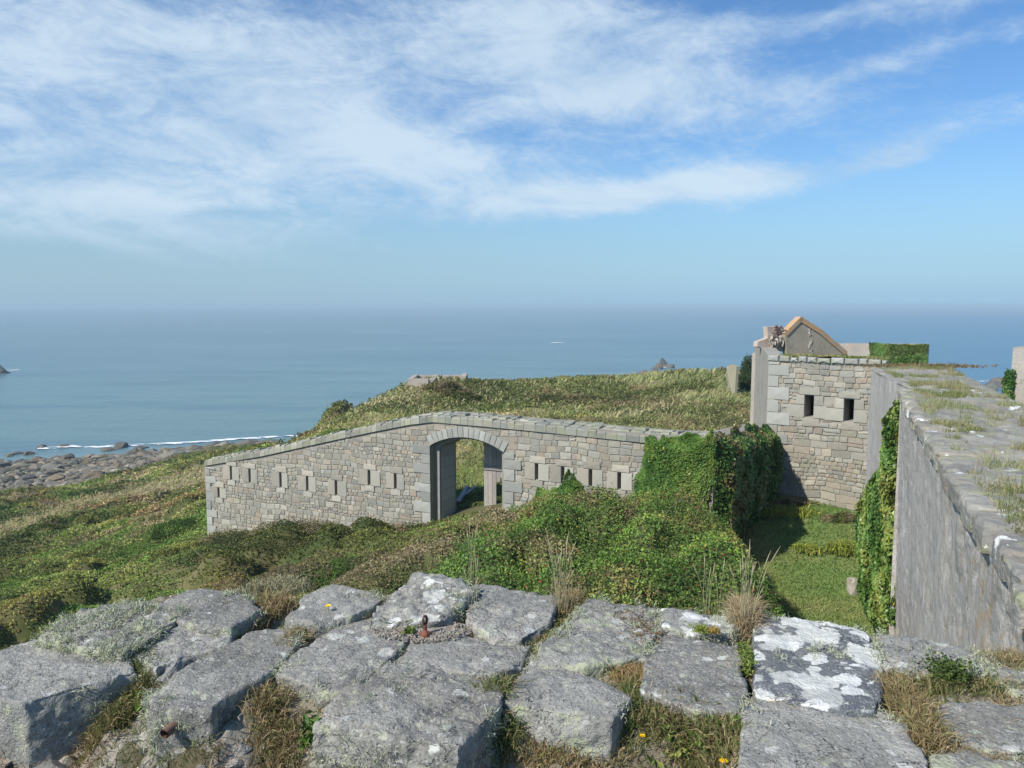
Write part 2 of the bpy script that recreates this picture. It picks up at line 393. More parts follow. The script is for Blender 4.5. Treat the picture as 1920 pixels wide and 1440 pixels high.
def rubble(mb, M, s0, s1, zlo, zhi, holes, rng, hmin=.15, hmax=.30, gap=.009, proud=.022, cols=STONE_COLS, top=None, wav=.06, keep=None, wmul=1.0):
    z = zlo; 
    while z < zhi:
        h = rng.uniform(hmin, hmax); s = s0-rng.uniform(0, .3)
        while s < s1:
            w = h*rng.uniform(.8, 2.3)*wmul; cells = [(s, s+w, z, z+h)]
            r = rng.random()
            if r < .16 and h > .23: m = z+h*rng.uniform(.4, .6); cells = [(s, s+w, z, m), (s, s+w, m, z+h)]
            elif r < .28 and h > .22: m = z+h*.5; t = s+w*rng.uniform(.4, .6); cells = [(s, t, z, m), (s, t, m, z+h), (t, s+w, z, z+h)]
            for (a, b, c, d) in cells:
                a2, b2 = max(a, s0), min(b, s1)
                if b2-a2 < .05: continue
                cs, cz = (a2+b2)/2, (c+d)/2
                if top is not None and (d+.02 > min(top(a2), top(b2))):
                    d = min(top(a2), top(b2))-.02
                    if d-c < .05: continue
                if keep is not None and not keep(cs, cz): continue
                if any(a2 < hb and b2 > ha and c < hd and d > hc for (ha, hb, hc, hd) in holes): continue
                P = rect_pts(a2+gap, b2-gap, c+gap, d-gap, rng)
                # round the corners off and let courses wander
                ce = P[0::2]; md = P[1::2]; ctr = P.mean(0)
                out = []
                for q in range(4):
                    cut = rng.uniform(.04, .3)
                    prev = md[q-1]; nx = md[q]
                    out.append(ce[q]+(prev-ce[q])*cut); out.append(ce[q]+(nx-ce[q])*cut)
                P = np.array(out)
                wv_ = np.stack([(fbm(P, 1.3, 2, 5)-.5)*wav*1.2, (fbm(P, .9, 2, 9)-.5)*wav*3.0], -1)
                P = P+wv_+rng.normal(size=P.shape)*.011
                P[:, 0] = np.clip(P[:, 0], s0+.004, s1-.004)
                base = cols[rng.integers(len(cols))]
                stone_poly(mb, M, P, proud*rng.uniform(.6, 1.3), base, rng)
            s += w
        z += h
def ashlar(mb, M, s0, s1, z0, z1, rng, col=(.36, .365, .345), proud=.045, gap=.006):
    P = rect_pts(s0+gap, s1-gap, z0+gap, z1-gap, rng, .002)
    stone_poly(mb, M, P, proud, np.array(col)*rng.uniform(.88, 1.1), rng, inset=.012)
def slab_wall(mb, M, thick, s0, s1, top, bot, opens, col, ds=.5, arch=None):
    """core of a wall between s0 and s1 with rectangular openings and an optional arched gateway (sa, sb, zspring, rise)"""
    xs = set(np.linspace(s0, s1, max(2, int((s1-s0)/ds)+1)).tolist())
    for (a, b, c, d) in opens: xs |= {a, b}
    if arch:
        sa, sb, zs, rise, zbase = arch
        xs |= set(np.linspace(sa, sb, 25).tolist())
    xs = sorted(xs); xs = [x for i, x in enumerate(xs) if i == 0 or x-xs[i-1] > 1e-5]
    def intr(s):
        hw = (sb-sa)/2; R_ = (hw*hw+rise*rise)/(2*rise); return zs+rise-R_+math.sqrt(max(R_*R_-(s-(sa+sb)/2)**2, 0))
    def quad(a, b, c, d): mb.add([a, b, c, d], [(0, 1, 2, 3)], col)
    for x0, x1 in zip(xs[:-1], xs[1:]):
        xm = (x0+x1)/2; iv = []
        lo0, lo1 = bot(x0), bot(x1)
        os_ = sorted([(c, d) for (a, b, c, d) in opens if a < xm < b])
        if arch and sa < xm < sb:
            iv.append(((intr(x0), intr(x1)), (top(x0), top(x1))))
        else:
            cur = (lo0, lo1)
            for (c, d) in os_: iv.append((cur, (c, c))); cur = (d, d)
            iv.append((cur, (top(x0), top(x1))))
        for (l, h) in iv:
            quad(M(x0, l[0], 0), M(x1, l[1], 0), M(x1, h[1], 0), M(x0, h[0], 0))
            quad(M(x1, l[1], thick), M(x0, l[0], thick), M(x0, h[0], thick), M(x1, h[1], thick))
            quad(M(x0, h[0], 0), M(x1, h[1], 0), M(x1, h[1], thick), M(x0, h[0], thick))
            quad(M(x0, l[0], 0), M(x0, l[0], thick), M(x1, l[1], thick), M(x1, l[1], 0))
    def side(s, z0, z1): quad(M(s, z0, 0), M(s, z0, thick), M(s, z1, thick), M(s, z1, 0))
    side(s0, bot(s0), top(s0)); side(s1, bot(s1), top(s1))
    for (a, b, c, d) in opens: side(a, c, d); side(b, c, d)
    if arch: side(sa, bot(sa), zs); side(sb, bot(sb), zs)

# ---- gate wall
GM = wallmap(WO, wv, nv); rg = np.random.default_rng(5)
TH = 1.4
ga, gz0 = wsz(808, 834); gb, gz1 = wsz(945, 849); zs = (gz0+gz1)/2; crown = wsz(870, 820)[1]; rise = max(crown-zs, .35)
loops_px = [(411, 915, 932), (434, 875, 899), (469, 880, 904), (527, 887, 913), (577, 894, 920), (631, 902, 928), (693, 882, 909), (742, 889, 916),
            (1007, 870, 899), (1056, 876, 905), (1108, 881, 911), (1162, 887, 917)]
lph = []
for (u, v0, v1) in loops_px:
    s, z1 = wsz(u, v0); _, z0 = wsz(u, v1); lph.append((s-.05, s+.05, z0, z1))
gate = empty('stone_wall', tuple(WO+nv*.7+wv*WLEN/2+np.array([0, 0, -8.0])), 'long rubble stone wall with an arched gateway and a row of narrow loopholes', 'wall')
OFFG = np.array(gate.location)
def bot_gate(s): return -11.5
FR = .24
core = MB(OFFG)
mc = (.27, .25, .21)
slab_wall(core, GM, FR, 0, WLEN, gate_top, bot_gate, lph, mc, arch=(ga, gb, zs, rise, -9))
GM2 = lambda s, z, d: GM(s, z, d+FR+.002)
lph2 = [(a-.12, b+.12, c-.12, d+.05) for (a, b, c, d) in lph]
slab_wall(core, GM2, TH-FR, 0.001, WLEN-.001, lambda s: gate_top(s)-.002, bot_gate, lph2, mc, arch=(ga+.21, gb-.21, zs-.1, rise, -9))
core.build('wall_core', M_MORT, gate)
face = MB(OFFG)
holes = [(a-.02, b+.02, c-.02, d+.02) for (a, b, c, d) in lph]+[(ga-.02, gb+.02, -12, zs+rise+.04)]
def ktop(s): return gate_top(s)-.26
rubble(face, GM, 0.0, WLEN, -11.4, -3.2, holes, rg, top=ktop, hmin=.10, hmax=.25, wav=.085)
face.build('rubble_facing', M_RUB, gate)
ash = MB(OFFG)
cA = (.335, .325, .285); cB = (.345, .32, .275); cG = (.30, .305, .285)
for (a, b, c, d) in lph:
    w1, w2 = rg.uniform(.34, .5, 2); hh = rg.uniform(.24, .3); first = a < .8 and d < -7.4
    ashlar(ash, GM, a-w1, a-.004, c-.02, d+.03, rg, cB); ashlar(ash, GM, b+.004, b+w2, c-.02, d+.03, rg, cA)
    ashlar(ash, GM, a-.22, b+.3, d+.034, d+hh, rg, cB, .05); ashlar(ash, GM, a-.18, b+.2, c-.26, c-.024, rg, cA, .05)
# quoins of the free end
z = -11.3; k = 0
while z < gate_top(0)-.3:
    h = rg.uniform(.30, .42); h = min(h, gate_top(0)-.27-z); ashlar(ash, GM, 0.0, (.62 if k % 2 else .34)*rg.uniform(.9, 1.1), z, z+h, rg, cG, .055); z += h; k += 1
# gateway jambs
for (edge, sg) in ((ga, -1), (gb, 1)):
    z = -8.9 if sg < 0 else -8.5; k = 0
    while z < zs-.08:
        h = min(rg.uniform(.34, .44), zs-z-.0); w = (.78 if k % 2 else .42)*rg.uniform(.9, 1.1)
        s0, s1 = (edge-w, edge-.002) if sg < 0 else (edge+.002, edge+w)
        ashlar(ash, GM, s0, s1, z, z+h, rg, cG, .06)
        # the inner side of the jamb
        z += h; k += 1
ash.build('dressed_stones', M_ASH, gate)
# voussoirs
vs = MB(OFFG); hw = (gb-ga)/2; sc_ = (ga+gb)/2; R_ = (hw*hw+rise*rise)/(2*rise); zc = zs+rise-R_; th0 = math.asin(hw/R_); nvs = 15
for k in range(nvs):
    t0 = -th0+2*th0*k/nvs; t1 = -th0+2*th0*(k+1)/nvs; e = .0035/R_
    Ro = R_+rg.uniform(.35, .39)
    P = [(sc_+r*math.sin(t), zc+r*math.cos(t)) for r, t in ((R_+.002, t0+e), (R_+.002, t1-e), (Ro, t1-e), ((R_+Ro)/2, t1-e), (Ro, t1-e), (Ro, t0+e), ((R_+Ro)/2, t0+e))]
    P = [P[0], P[1], P[3], P[2], P[5], P[6]]
    stone_poly(vs, GM, P, .045, np.array(cG)*rg.uniform(.95, 1.15), rg, inset=.01)
vs.build('arch', M_ASH, gate)
# inner piers of the gateway: ashlar courses proud of the rebate, and the slot for the gate leaf
pr = MB(OFFG)
for (edge, sg) in ((ga, 1), (gb, -1)):
    z = -8.6
    while z < zs+.12:
        h = .42
        if z+h > zs+.1: h = zs+.12-z
        if h < .06: break
        c0 = GM(edge+sg*.12, z+h/2, FR+.09+.45)
        pr.box(c0, wv*.135, nv*.44, np.array([0, 0, h/2-.006]), np.array(cG)*rg.uniform(.9, 1.15)); z += h
pr.build('gate_pier', M_ASH, gate)
# coping
cop = MB(OFFG)
s = -.03; rows = 4
while s < WLEN-.05:
    w = rg.uniform(.20, .44)
    if s+w > WLEN: w = WLEN-s
    for r in range(rows):
        d0 = -.07+r*(TH+.14)/rows; d1 = d0+(TH+.14)/rows-.012; js = rg.uniform(-.05, .05) if r else 0
        a, b = s+.006+js, s+w-.006+js; za, zb = gate_top(a), gate_top(b)
        up = rg.uniform(-.035, .035)+(.05 if r in (1, 2) else 0); h = .24
        col = np.array([(.26, .26, .215), (.28, .28, .24), (.235, .24, .21), (.32, .31, .255)][rg.integers(4)])*rg.uniform(.75, 1.2)
        e = .03; V = []
        for (dd, ss, zz) in ((d0, a, za), (d0, b, zb), (d1, b, zb), (d1, a, za)):
            V.append(GM(ss, zz-h, dd))
        for (dd, ss, zz) in ((d0, a, za), (d0, b, zb), (d1, b, zb), (d1, a, za)):
            V.append(GM(ss, zz+up-.035, dd))
        for (dd, ss, zz) in ((d0+e, a+e, za), (d0+e, b-e, zb), (d1-e, b-e, zb), (d1-e, a+e, za)):
            V.append(GM(ss, zz+up+rg.uniform(-.025, .02), dd))
        cop.add(V, [(0, 1, 5, 4), (1, 2, 6, 5), (2, 3, 7, 6), (3, 0, 4, 7), (4, 5, 9, 8), (5, 6, 10, 9), (6, 7, 11, 10), (7, 4, 8, 11), (8, 9, 10, 11)], col)
    s += w
cop.build('coping', M_COP, gate)
# return of the wall from its near corner back to the tower
RF = atY(1433, 931, 30.1); RC = GM(WLEN, 0, 0)
rv = np.array([RF[0]-RC[0], RF[1]-RC[1], 0]); RL = np.linalg.norm(rv); rv /= RL; rn = np.array([-rv[1], rv[0], 0])
RM = wallmap(np.array([RC[0], RC[1], 0]), rv, rn)
_zc = gate_top(WLEN)
def ret_top(s): return _zc-.02-.55*s/RL
rt = MB(OFFG); slab_wall(rt, RM, .9, .02, RL, ret_top, lambda s: -9.5, [], mc)
rubble(rt, RM, .05, RL, -9.0, -4.0, [], rg, top=lambda s: ret_top(s)-.03)
rt.build('return_wall', M_RUB, gate)

# ---- wooden gate leaf, left open behind the arch, ragged planks
gH = GM(gb-.23, 0, TH+.05); 
gd = empty('wooden_gate', tuple(gH+np.array([0, 0, -7.9])), 'ragged weathered grey plank gate hanging open behind the stone arch', 'gate')
ge = atY(908, 950, gH[1]+.55); gl = np.array([ge[0]-gH[0], ge[1]-gH[1], 0]); glen = np.linalg.norm(gl); gl /= glen; gn = np.array([-gl[1], gl[0], 0])
gtop = zs+.30; nb = 8
for k in range(nb):
    m = MB(gd.location); s0 = glen*(k/nb)+.005; s1 = glen*((k+1)/nb)-.006
    lo = [-6.2, -6.35, -6.5, -6.45, -6.6, -7.75, -7.8, -7.78][k]
    c = (gH+gl*(s0+s1)/2); c[2] = (gtop+lo)/2
    m.box(c, gl*(s1-s0)/2, gn*.02, np.array([0, 0, (gtop-lo)/2]), np.array((.30, .275, .25))*rg.uniform(.8, 1.2)); m.build('plank', M_WOOD, gd)
for zz in (-5.2, -6.1):
    m = MB(gd.location); c = gH+gl*glen/2+gn*.045; c[2] = zz; m.box(c, gl*glen/2, gn*.025, np.array([0, 0, .07]), (.27, .25, .23)); m.build('ledge', M_WOOD, gd)
pp = [((850, 915), (868, 918)), ((849, 942), (868, 944)), ((850, 948), (884, 952)), ((866, 922), (868, 930))]
for i, ((u0, v0), (u1, v1)) in enumerate(pp):
    a = atY(u0-6, v0, 30.6); b = atY(u1+8, v1, 32.6+i*.25); a[2] = b[2] = 0; a[2] = ground(a[0], a[1])+.10+.05*i; b[2] = ground(b[0], b[1])+.10+.05*(i % 2)
    m = MB(a); d = norm(b-a); sd_ = norm(np.cross(d, (0, 0, 1))); m.box((a+b)/2, (b-a)/2, sd_*.07, np.array([0, 0, .03]), (.36, .335, .30))
    o = m.build('fallen_beam', M_WOOD)
    tag(o, ['pale fallen beam in the shade behind the gateway, the farthest of the four', 'pale fallen beam lying second from the back inside the gateway',
            'longest pale beam lying just inside the gateway', 'short fallen beam tilted over the others inside the gateway'][i], 'beam', 'fallen beams inside the gateway')

# ---- tower
TF = np.array([RF[0], RF[1], 0]); TG = atY(1652, 950, 27.6); TG = np.array([TG[0], TG[1], 0])
tv = TG-TF; TL = np.linalg.norm(tv); tv /= TL; tn = np.array([-tv[1], tv[0], 0]); TM = wallmap(TF, tv, tn)
TT = -1.93
def tsz(u, v): p = atpl(u, v, TF, tn); return float((p-TF)@tv), float(p[2])
tower = empty('stone_tower', (TF[0]+3, TF[1]+3, -7.4), 'square rubble stone tower with two small window openings and a grassy roof', 'tower')
OT = np.array(tower.location)
wins = []
for (u0, v0, u1, v1) in ((1510, 741, 1525, 783), (1584, 748, 1600, 791)):
    s0, z1 = tsz(u0, v0); s1, z0 = tsz(u1, v1); wins.append((s0, s1, z0, z1))
tc = MB(OT); slab_wall(tc, TM, .75, 0, TL, lambda s: TT-.2, lambda s: -9.6, wins, (.31, .29, .25)); 
B1 = np.array([atY(1413, 700, 35.6)[0], 35.6, 0]); B2 = np.array([TG[0]+2.6, TG[1]+5.5, 0])
tc.build('wall_core', M_MORT, tower)
tf = MB(OT)
rubble(tf, TM, 0, TL, -9.5, TT-.2, [(a-.01, b+.01, c-.01, d+.01) for (a, b, c, d) in wins], rg, hmin=.13, hmax=.30, proud=.035, top=lambda s: TT-.22, wmul=1.15)
tf.build('rubble_facing', M_RUB, tower)
ta = MB(OT)
for (a, b, c, d) in wins:
    m_ = (c+d)/2+.05
    for (x0, x1) in ((a-.33, a-.003), (b+.003, b+.36)):
        ashlar(ta, TM, x0, x1, m_, d+.02, rg, cA, .05); ashlar(ta, TM, x0-(.35 if x0 < a else 0), x1+(.12 if x1 > b else 0), c-.02, m_, rg, cA, .05)
    ashlar(ta, TM, a-.22, b+.22, d+.024, d+.30, rg, cA, .052); ashlar(ta, TM, a-.1, b+.25, c-.32, c-.024, rg, cB, .052)
z = -9.4; k = 0
while z < TT-.3:
    h = min(rg.uniform(.32, .5), TT-.22-z); ashlar(ta, TM, 0, (.85 if k % 2 else .42)*rg.uniform(.9, 1.1), z, z+h, rg, cG, .06); z += h; k += 1
ta.build('dressed_stones', M_ASH, tower)
tp = MB(OT); s = -.04
while s < TL-.1:
    w = min(rg.uniform(.28, .5), TL-s); h = rg.uniform(.17, .24)
    stone_poly(tp, lambda a, b, d: TM(a, b, d), rect_pts(s+.008, s+w-.008, TT-.21, TT-.21+h, rg, .006), .10, np.array((.29, .295, .28))*rg.uniform(.85, 1.15), rg, inset=.05)
    c = TM(s+w/2, TT-.21+h/2-.03, .12); tp.box(c, tv*(w/2-.012), tn*.16, np.array([0, 0, h/2-.004]), np.array((.31, .31, .28))*rg.uniform(.85, 1.15)); s += w
tp.build('coping', M_COP, tower)
# rendered side and back walls, with the parapet rising to the back
sm_ = MB(OT)
def plain(a, b, z0, za, zb, th, col, inn):
    a = np.array(a, float); b = np.array(b, float); d = norm(b-a); n = np.array([-d[1], d[0], 0])*inn
    V = [a+(0, 0, z0), b+(0, 0, z0), b+n*th+(0, 0, z0), a+n*th+(0, 0, z0), a+(0, 0, za), b+(0, 0, zb), b+n*th+(0, 0, zb), a+n*th+(0, 0, za)]
    sm_.add(V, [(0, 1, 5, 4), (1, 2, 6, 5), (2, 3, 7, 6), (3, 0, 4, 7), (4, 5, 6, 7)], col)
plain(TF+tn*.002, B1, -9.6, TT-.01, -1.62, .55, (.31, .295, .26), -1)
plain(B1, B2, -9.6, -2.15, -2.3, .5, (.36, .34, .31), -1)
plain(B2, TG+tn*.01, -9.6, -2.3, -2.1, .5, (.36, .34, .31), -1)
sm_.build('rendered_wall', M_CONC, tower)
# grassy roof
gx = np.linspace(0, 1, 34)[:, None]; gy = np.linspace(0, 1, 34)[None, :]
A0 = TF+tn*.35+tv*.35; A1 = TG+tn*.35; b1 = B1+tv*.3; b2 = B2
Pr = (A0*(1-gx[..., None])+A1*gx[..., None])*(1-gy[..., None])+(b1*(1-gx[..., None])+b2*gx[..., None])*gy[..., None]
Pr[..., 2] = TT-.02-.36*gy+(fbm(Pr, 1.2, 3, 3)-.5)*.16
gridmesh('roof_turf', Pr-OT, np.broadcast_to((.17, .17, .08), Pr.shape), M_SOIL, parent=tower)
def scatter_grid(P, n, rng):
    a, b = P.shape[:2]; i = rng.uniform(0, a-1.001, n); j = rng.uniform(0, b-1.001, n); i0 = i.astype(int); j0 = j.astype(int); f = (i-i0)[:, None]; g = (j-j0)[:, None]
    return (P[i0, j0]*(1-f)+P[i0+1, j0]*f)*(1-g)+(P[i0, j0+1]*(1-f)+P[i0+1, j0+1]*f)*g
def palette(n, cols, rng, p=None, P=None, sc=1., seed=1):
    """pick colours from a list; clumps when positions are given"""
    cols = np.array(cols)
    if P is None: return cols[rng.choice(len(cols), n, p=p)]
    q = fbm(P, sc, 3, seed); q = (q-q.min())/(q.max()-q.min()+1e-9)+rng.normal(size=n)*.08
    r = np.argsort(np.argsort(q))/n; cum = np.cumsum(p if p is not None else np.ones(len(cols))/len(cols))
    return cols[np.clip(np.searchsorted(cum, r), 0, len(cols)-1)]
bs = scatter_grid(Pr, 9000, rg)
tipv = rg.normal(size=(9000, 3))*.06; tipv[:, 2] = rg.uniform(.03, .13, 9000)
o = link('roof_grass', blades_me('roof_grass', bs, tipv, .012, palette(9000, [(.16, .20, .05), (.25, .24, .09), (.36, .30, .16), (.12, .17, .04)], rg, [.4, .25, .2, .15], bs, .8), rg, off=OT), M_GRASS, tower)

# ---- gable wall standing on the tower roof
def prism(mb, P, n, th, col):
    """P: outline points (k,3) extruded by n*th"""
    P = np.asarray(P); k = len(P); Q = P+np.asarray(n)*th
    mb.add(np.concatenate([P, Q]), [tuple(range(k)), tuple(range(2*k-1, k-1, -1))]+[(j, j+k, (j+1) % k+k, (j+1) % k) for j in range(k)], col)
gn3 = norm(np.array([-.30, 1.0, 0])); GP = atY(1500, 640, 33.0)
def gp(u, v, o=0.): return atpl(u, v, GP+gn3*o, gn3)
gab = empty('gable_wall', tuple(gp(1520, 664)-np.array([0, 0, .1])), 'pointed grey concrete gable wall with orange lichen along its sloping edges', 'wall')
m = MB(gab.location); prism(m, [gp(1476, 668), gp(1590, 668), gp(1588, 661), gp(1540, 620), gp(1502, 596), gp(1472, 626)], gn3, .28, (.37, .32, .25)); m.build('wall_slab', M_CONC, gab)
def edge_strip(name, pts, wd, col, mat):
    m = MB(gab.location)
    for (a, b) in zip(pts[:-1], pts[1:]):
        a = gp(*a, -.02); b = gp(*b, -.02); d = norm(b-a); pn = norm(np.cross(d, gn3)); pn = pn if pn[2] < 0 else -pn
        c = (a+b)/2+gn3*.16+pn*(wd/2-.03); m.box(c, (b-a)/2+d*.01, gn3*.18, pn*wd/2, col)
    m.build(name, mat, gab)
M_ORANGE = mat_attr('orange_lichen_concrete', nsc=3, bsc=20, namp=.35, spots=[(4, .52, .8, 14, (.36, .32, .28))])
edge_strip('verge', [(1588, 660), (1540, 619), (1502, 595)], .20, (.46, .29, .15), M_ORANGE)
edge_strip('verge', [(1502, 595), (1472, 625)], .17, (.46, .29, .15), M_ORANGE)
m = MB(gab.location)
for k in range(16):
    c = gp(1519+rg.uniform(-3, 3), 618+k*3.1, -.004); m.box(c, (rg.uniform(.02, .06), 0, 0), (0, .012, 0), (0, 0, rg.uniform(.02, .05)), np.array((.48, .42, .37))*rg.uniform(.7, 1.2))
m.build('broken_plaster', M_CONC, gab)
# broken wall stub and rusty reinforcement
st = empty('broken_wall', tuple(gp(1450, 664, .3)-np.array([0, 0, .1])), 'broken pinkish wall stub with rusty reinforcement bars beside the gable', 'wall')
m = MB(st.location)
prism(m, [gp(1436, 655, .25), gp(1476, 660, .25), gp(1474, 634, .25), gp(1466, 618, .25), gp(1458, 612, .25), gp(1439, 613, .25), gp(1440, 634, .25), gp(1421, 641, .25), gp(1420, 650, .25)], gn3, .3, (.45, .38, .32)); m.build('wall_slab', M_CONC, st)
for k in range(26):
    m = MB(st.location) if k % 26 == 0 else m
    c = gp(rg.uniform(1440, 1478), rg.uniform(628, 652), .1); m.box(c, norm(rg.normal(size=3))*rg.uniform(.04, .12), norm(rg.normal(size=3))*.06, (0, 0, rg.uniform(.03, .08)), np.array((.46, .40, .34))*rg.uniform(.6, 1.2))
m.build('rubble', M_CONC, st)
m = MB(st.location)
for k in range(24):
    m = MB(st.location); a = gp(rg.uniform(1454, 1467), rg.uniform(613, 640), .15); b = a+rg.normal(size=3)*.11; m.tube([a, (a+b)/2+rg.normal(size=3)*.05, b], .024, 5, (.13, .06, .045)); m.build('rusty_bar', M_RUST, st)

# ---- back wall with ivy, right of the gable
bw = MB(atY(1650, 690, 35.5)); a = atY(1572, 644, 36.5); b = atY(1741, 645, 34.5); d = norm(np.array([b[0]-a[0], b[1]-a[1], 0])); n = np.array([-d[1], d[0], 0])
prism(bw, [np.array([a[0], a[1], -7.8]), np.array([b[0], b[1], -7.8]), b, a], n, .4, (.36, .33, .29))
o = bw.build('back_wall', M_CONC); tag(o, 'low ruined grey wall behind the tower roof, its right half hung with ivy', 'wall')
BWa, BWb, BWn = a, b, n

# ---- concrete block at the right edge of the view
ccp = MB(atY(1925, 760, 22)); a = atY(1893, 755, 22); b = atY(1990, 752, 21.2); zt = atY(1893, 652, 22)[2]
d = norm(np.array([b[0]-a[0], b[1]-a[1], 0])); n = np.array([-d[1], d[0], 0])
prism(ccp, [np.array([a[0]-.12, a[1], -8.5]), np.array([b[0], b[1], -8.5]), np.array([b[0], b[1], zt]), np.array([a[0], a[1], zt])], n, 1.2, (.37, .34, .30))
c = a+d*.62-n*.03; prism(ccp, [np.array([c[0], c[1], zt-2.2]), np.array([c[0]+d[0]*.7, c[1]+d[1]*.7, zt-2.2]), np.array([c[0]+d[0]*.7, c[1]+d[1]*.7, zt-.16]), np.array([c[0], c[1], zt-.16])], n, .025, (.42, .37, .33))
o = ccp.build('concrete_pier', M_CONC); tag(o, 'tall square concrete pier with ivy at its left edge, at the right of the view', 'pier')
PIERa = a; PIERn = n

# ---- bunker on the headland
bk0 = atY(768, 745, 56)
bkr = empty('concrete_bunker', tuple(bk0+np.array([1.5, .5, -.2])), 'small roofless concrete bunker on the crest of the headland', 'bunker')
def bkbox(name, u0, u1, vt, vb, Y, dy, col, extra=None):
    m = MB(bkr.location); a = atY(u0, vt, Y); b = atY(u1, vt, Y); zb = atY(u0, vb, Y)[2]-.8
    m.box(((a[0]+b[0])/2, Y+dy/2, (a[2]+zb)/2), ((b[0]-a[0])/2, 0, 0), (0, dy/2, 0), (0, 0, (a[2]-zb)/2), col); m.build(name, M_CONC, bkr)
bkbox('front_wall', 764, 803, 711, 731, 55.0, .45, (.43, .38, .33)); bkbox('side_wall', 803, 814, 712, 728, 55.1, 4.2, (.36, .33, .29))
bkbox('back_wall', 779, 873, 704, 722, 59.4, .45, (.40, .35, .31)); bkbox('side_wall', 864, 873.5, 705, 722, 57.0, 2.39, (.41, .36, .32)); bkbox('side_wall', 764, 772, 711.5, 728, 55.46, 3.93, (.40, .35, .31))
# concrete fin and further block by the tower
m = MB(atY(1370, 742, 58)); a = atY(1362, 688, 58); b = atY(1381, 685, 56.6); zb = atY(1370, 744, 58)[2]-.6
dd = norm(np.array([b[0]-a[0], b[1]-a[1], 0])); n = np.array([-dd[1], dd[0], 0])
P = [np.array([a[0]+.25, a[1], zb]), np.array([b[0]-.1, b[1], zb]), b+(0, 0, -.1), atY(1372, 683, 57.3), a+(0, 0, 0)]
prism(m, P, n, .2, (.30, .28, .20)); o = m.build('concrete_fin', M_CONC); tag(o, 'upright tapering concrete slab standing on the grass left of the tower', 'slab')
# ------------------------------------------------------------------ hillside, vegetation cover
def inpoly(x, y, P):
    r = np.zeros(np.shape(x), bool); n = len(P)
    for i in range(n):
        x0, y0 = P[i][:2]; x1, y1 = P[(i+1) % n][:2]
        c = ((y0 > y) != (y1 > y)); xi = (x1-x0)*(y-y0)/(y1-y0+1e-12)+x0; r ^= c & (x < xi)
    return r
def pmask(x, y, P, soft):
    d = pline_dist(x, y, list(P)+[P[0]]); return np.where(inpoly(x, y, P), sst(d, 0, soft), 0)
LAWN = [(15, 31), (TG[0]+.3, TG[1]+2), (TF[0]-.5, TF[1]+2), (8.6, 30.5), (RC[0]-.3, RC[1]+.4), (5.6, 20), (4.9, 15), (4.5, 9), (9, 9), (12, 20)]
BAND1 = [onground(*p) for p in ((-120, 1040), (0, 998), (90, 968), (175, 938))]
BAND2 = [onground(*p) for p in ((185, 945), (290, 918), (384, 888))]
BAND3 = [onground(*p) for p in ((90, 918), (160, 916), (230, 906))]
BROWN = [onground(*p) for p in ((230, 1130), (300, 1110), (350, 1108))]
PLAT = [(-17, 47), (-13, 36.5), (-6, 33), (6, 29.8), (9.4, 31), (14, 38), (28, 44), (30, 75), (0, 75), (-12, 66)]
def zones(x, y):
    """how much scrub, straw and lawn grows at a place"""
    P = np.stack([x, y], -1); wob = (fbm(P, .12, 3, 31)-.5)*9
    lawn = np.clip(pmask(x, y, LAWN, .5), 0, 1)
    plat = pmask(x, y, PLAT, 2.0)
    d1 = np.minimum(pline_dist(x, y, BAND1), pline_dist(x, y, BAND2)); sc = np.clip(y/60, .35, 1.4)
    straw = sst(d1+wob*.35, 4.2*sc, 1.2*sc)
    straw = np.maximum(straw, .8*sst(pline_dist(x, y, BAND3)+wob*.3, 6, 2))
    straw = np.maximum(straw, sst(pline_dist(x, y, BROWN)+wob*.05, 1.1, .4)*.3)
    g = ground(x, y); shore = sst(g, -25.2, -27.0)
    return lawn, plat, straw*(1-lawn)*(1-plat), shore, g
def worley(P, cell, seed):
    q = P/cell; i0 = np.floor(q).astype(int); best = np.full(P.shape[:-1], 9.); hid = np.zeros(P.shape[:-1])
    for a in (-1, 0, 1):
        for b in (-1, 0, 1):
            i = i0+np.array([a, b]); z = np.zeros_like(i[..., 0]); hx, hy, hc = (_h(i[..., 0], i[..., 1], z, seed+k) for k in (0, 1, 2))
            d = np.hypot(q[..., 0]-i[..., 0]-.15-.7*hx, q[..., 1]-i[..., 1]-.15-.7*hy)*(.8+.7*hc); m_ = d < best; best = np.where(m_, d, best); hid = np.where(m_, hc, hid)
    return best, hid
def scrub_h(x, y, lawn, plat, straw, shore):
    P = np.stack([x, y], -1)
    b = np.abs(fbm(P, .30, 3, 41)-.5)*2; b = 1-b; b = b*b; b = b+.9*(sst(fbm(P, .13, 2, 43), .42, .62))
    b2 = vn(P, 1.3, 47)
    gp_ = sst(pline_dist(x, y, [GM(sc_, 0, -3.0), GM(sc_, 0, 12)]), 1.2, 3.0); wallp = sst(np.abs((P-WO[:2])@nv[:2]-.7), 1.2, 3.5)
    wd, wi = worley(P+(fbm(P, .9, 2, 44)[..., None]-.5)*1.3, 2.3, 5); dome = np.sqrt(np.clip(1-(wd/.72)**2, 0, 1))*(.45+.8*wi)
    h = (b*.55+b2*.4+dome*1.0-.95)*gp_*(.15+.85*wallp)*(1-straw)*(1-lawn)*(1-shore)*np.where(plat > .01, .16+.0*plat, 1.0)
    return h*sst(y, 9, 16)+0.10*straw
YS = 4*np.power(270/4, np.linspace(0, 1, 420)); XT = np.linspace(-1, 1, 420); XT = XT*(.55+.45*XT*XT)
gy_ = YS[:, None]*np.ones((1, 420)); gx_ = XT[None, :]*(YS[:, None]*1.5+18)
lawn, plat, straw, shore, gz = zones(gx_, gy_)
hh = scrub_h(gx_, gy_, lawn, plat, straw, shore)
PP = np.stack([gx_, gy_, gz+hh*.8], -1)
PP[..., 2] += shore*((fbm(PP[..., :2], .25, 4, 71)-.5)*1.6)
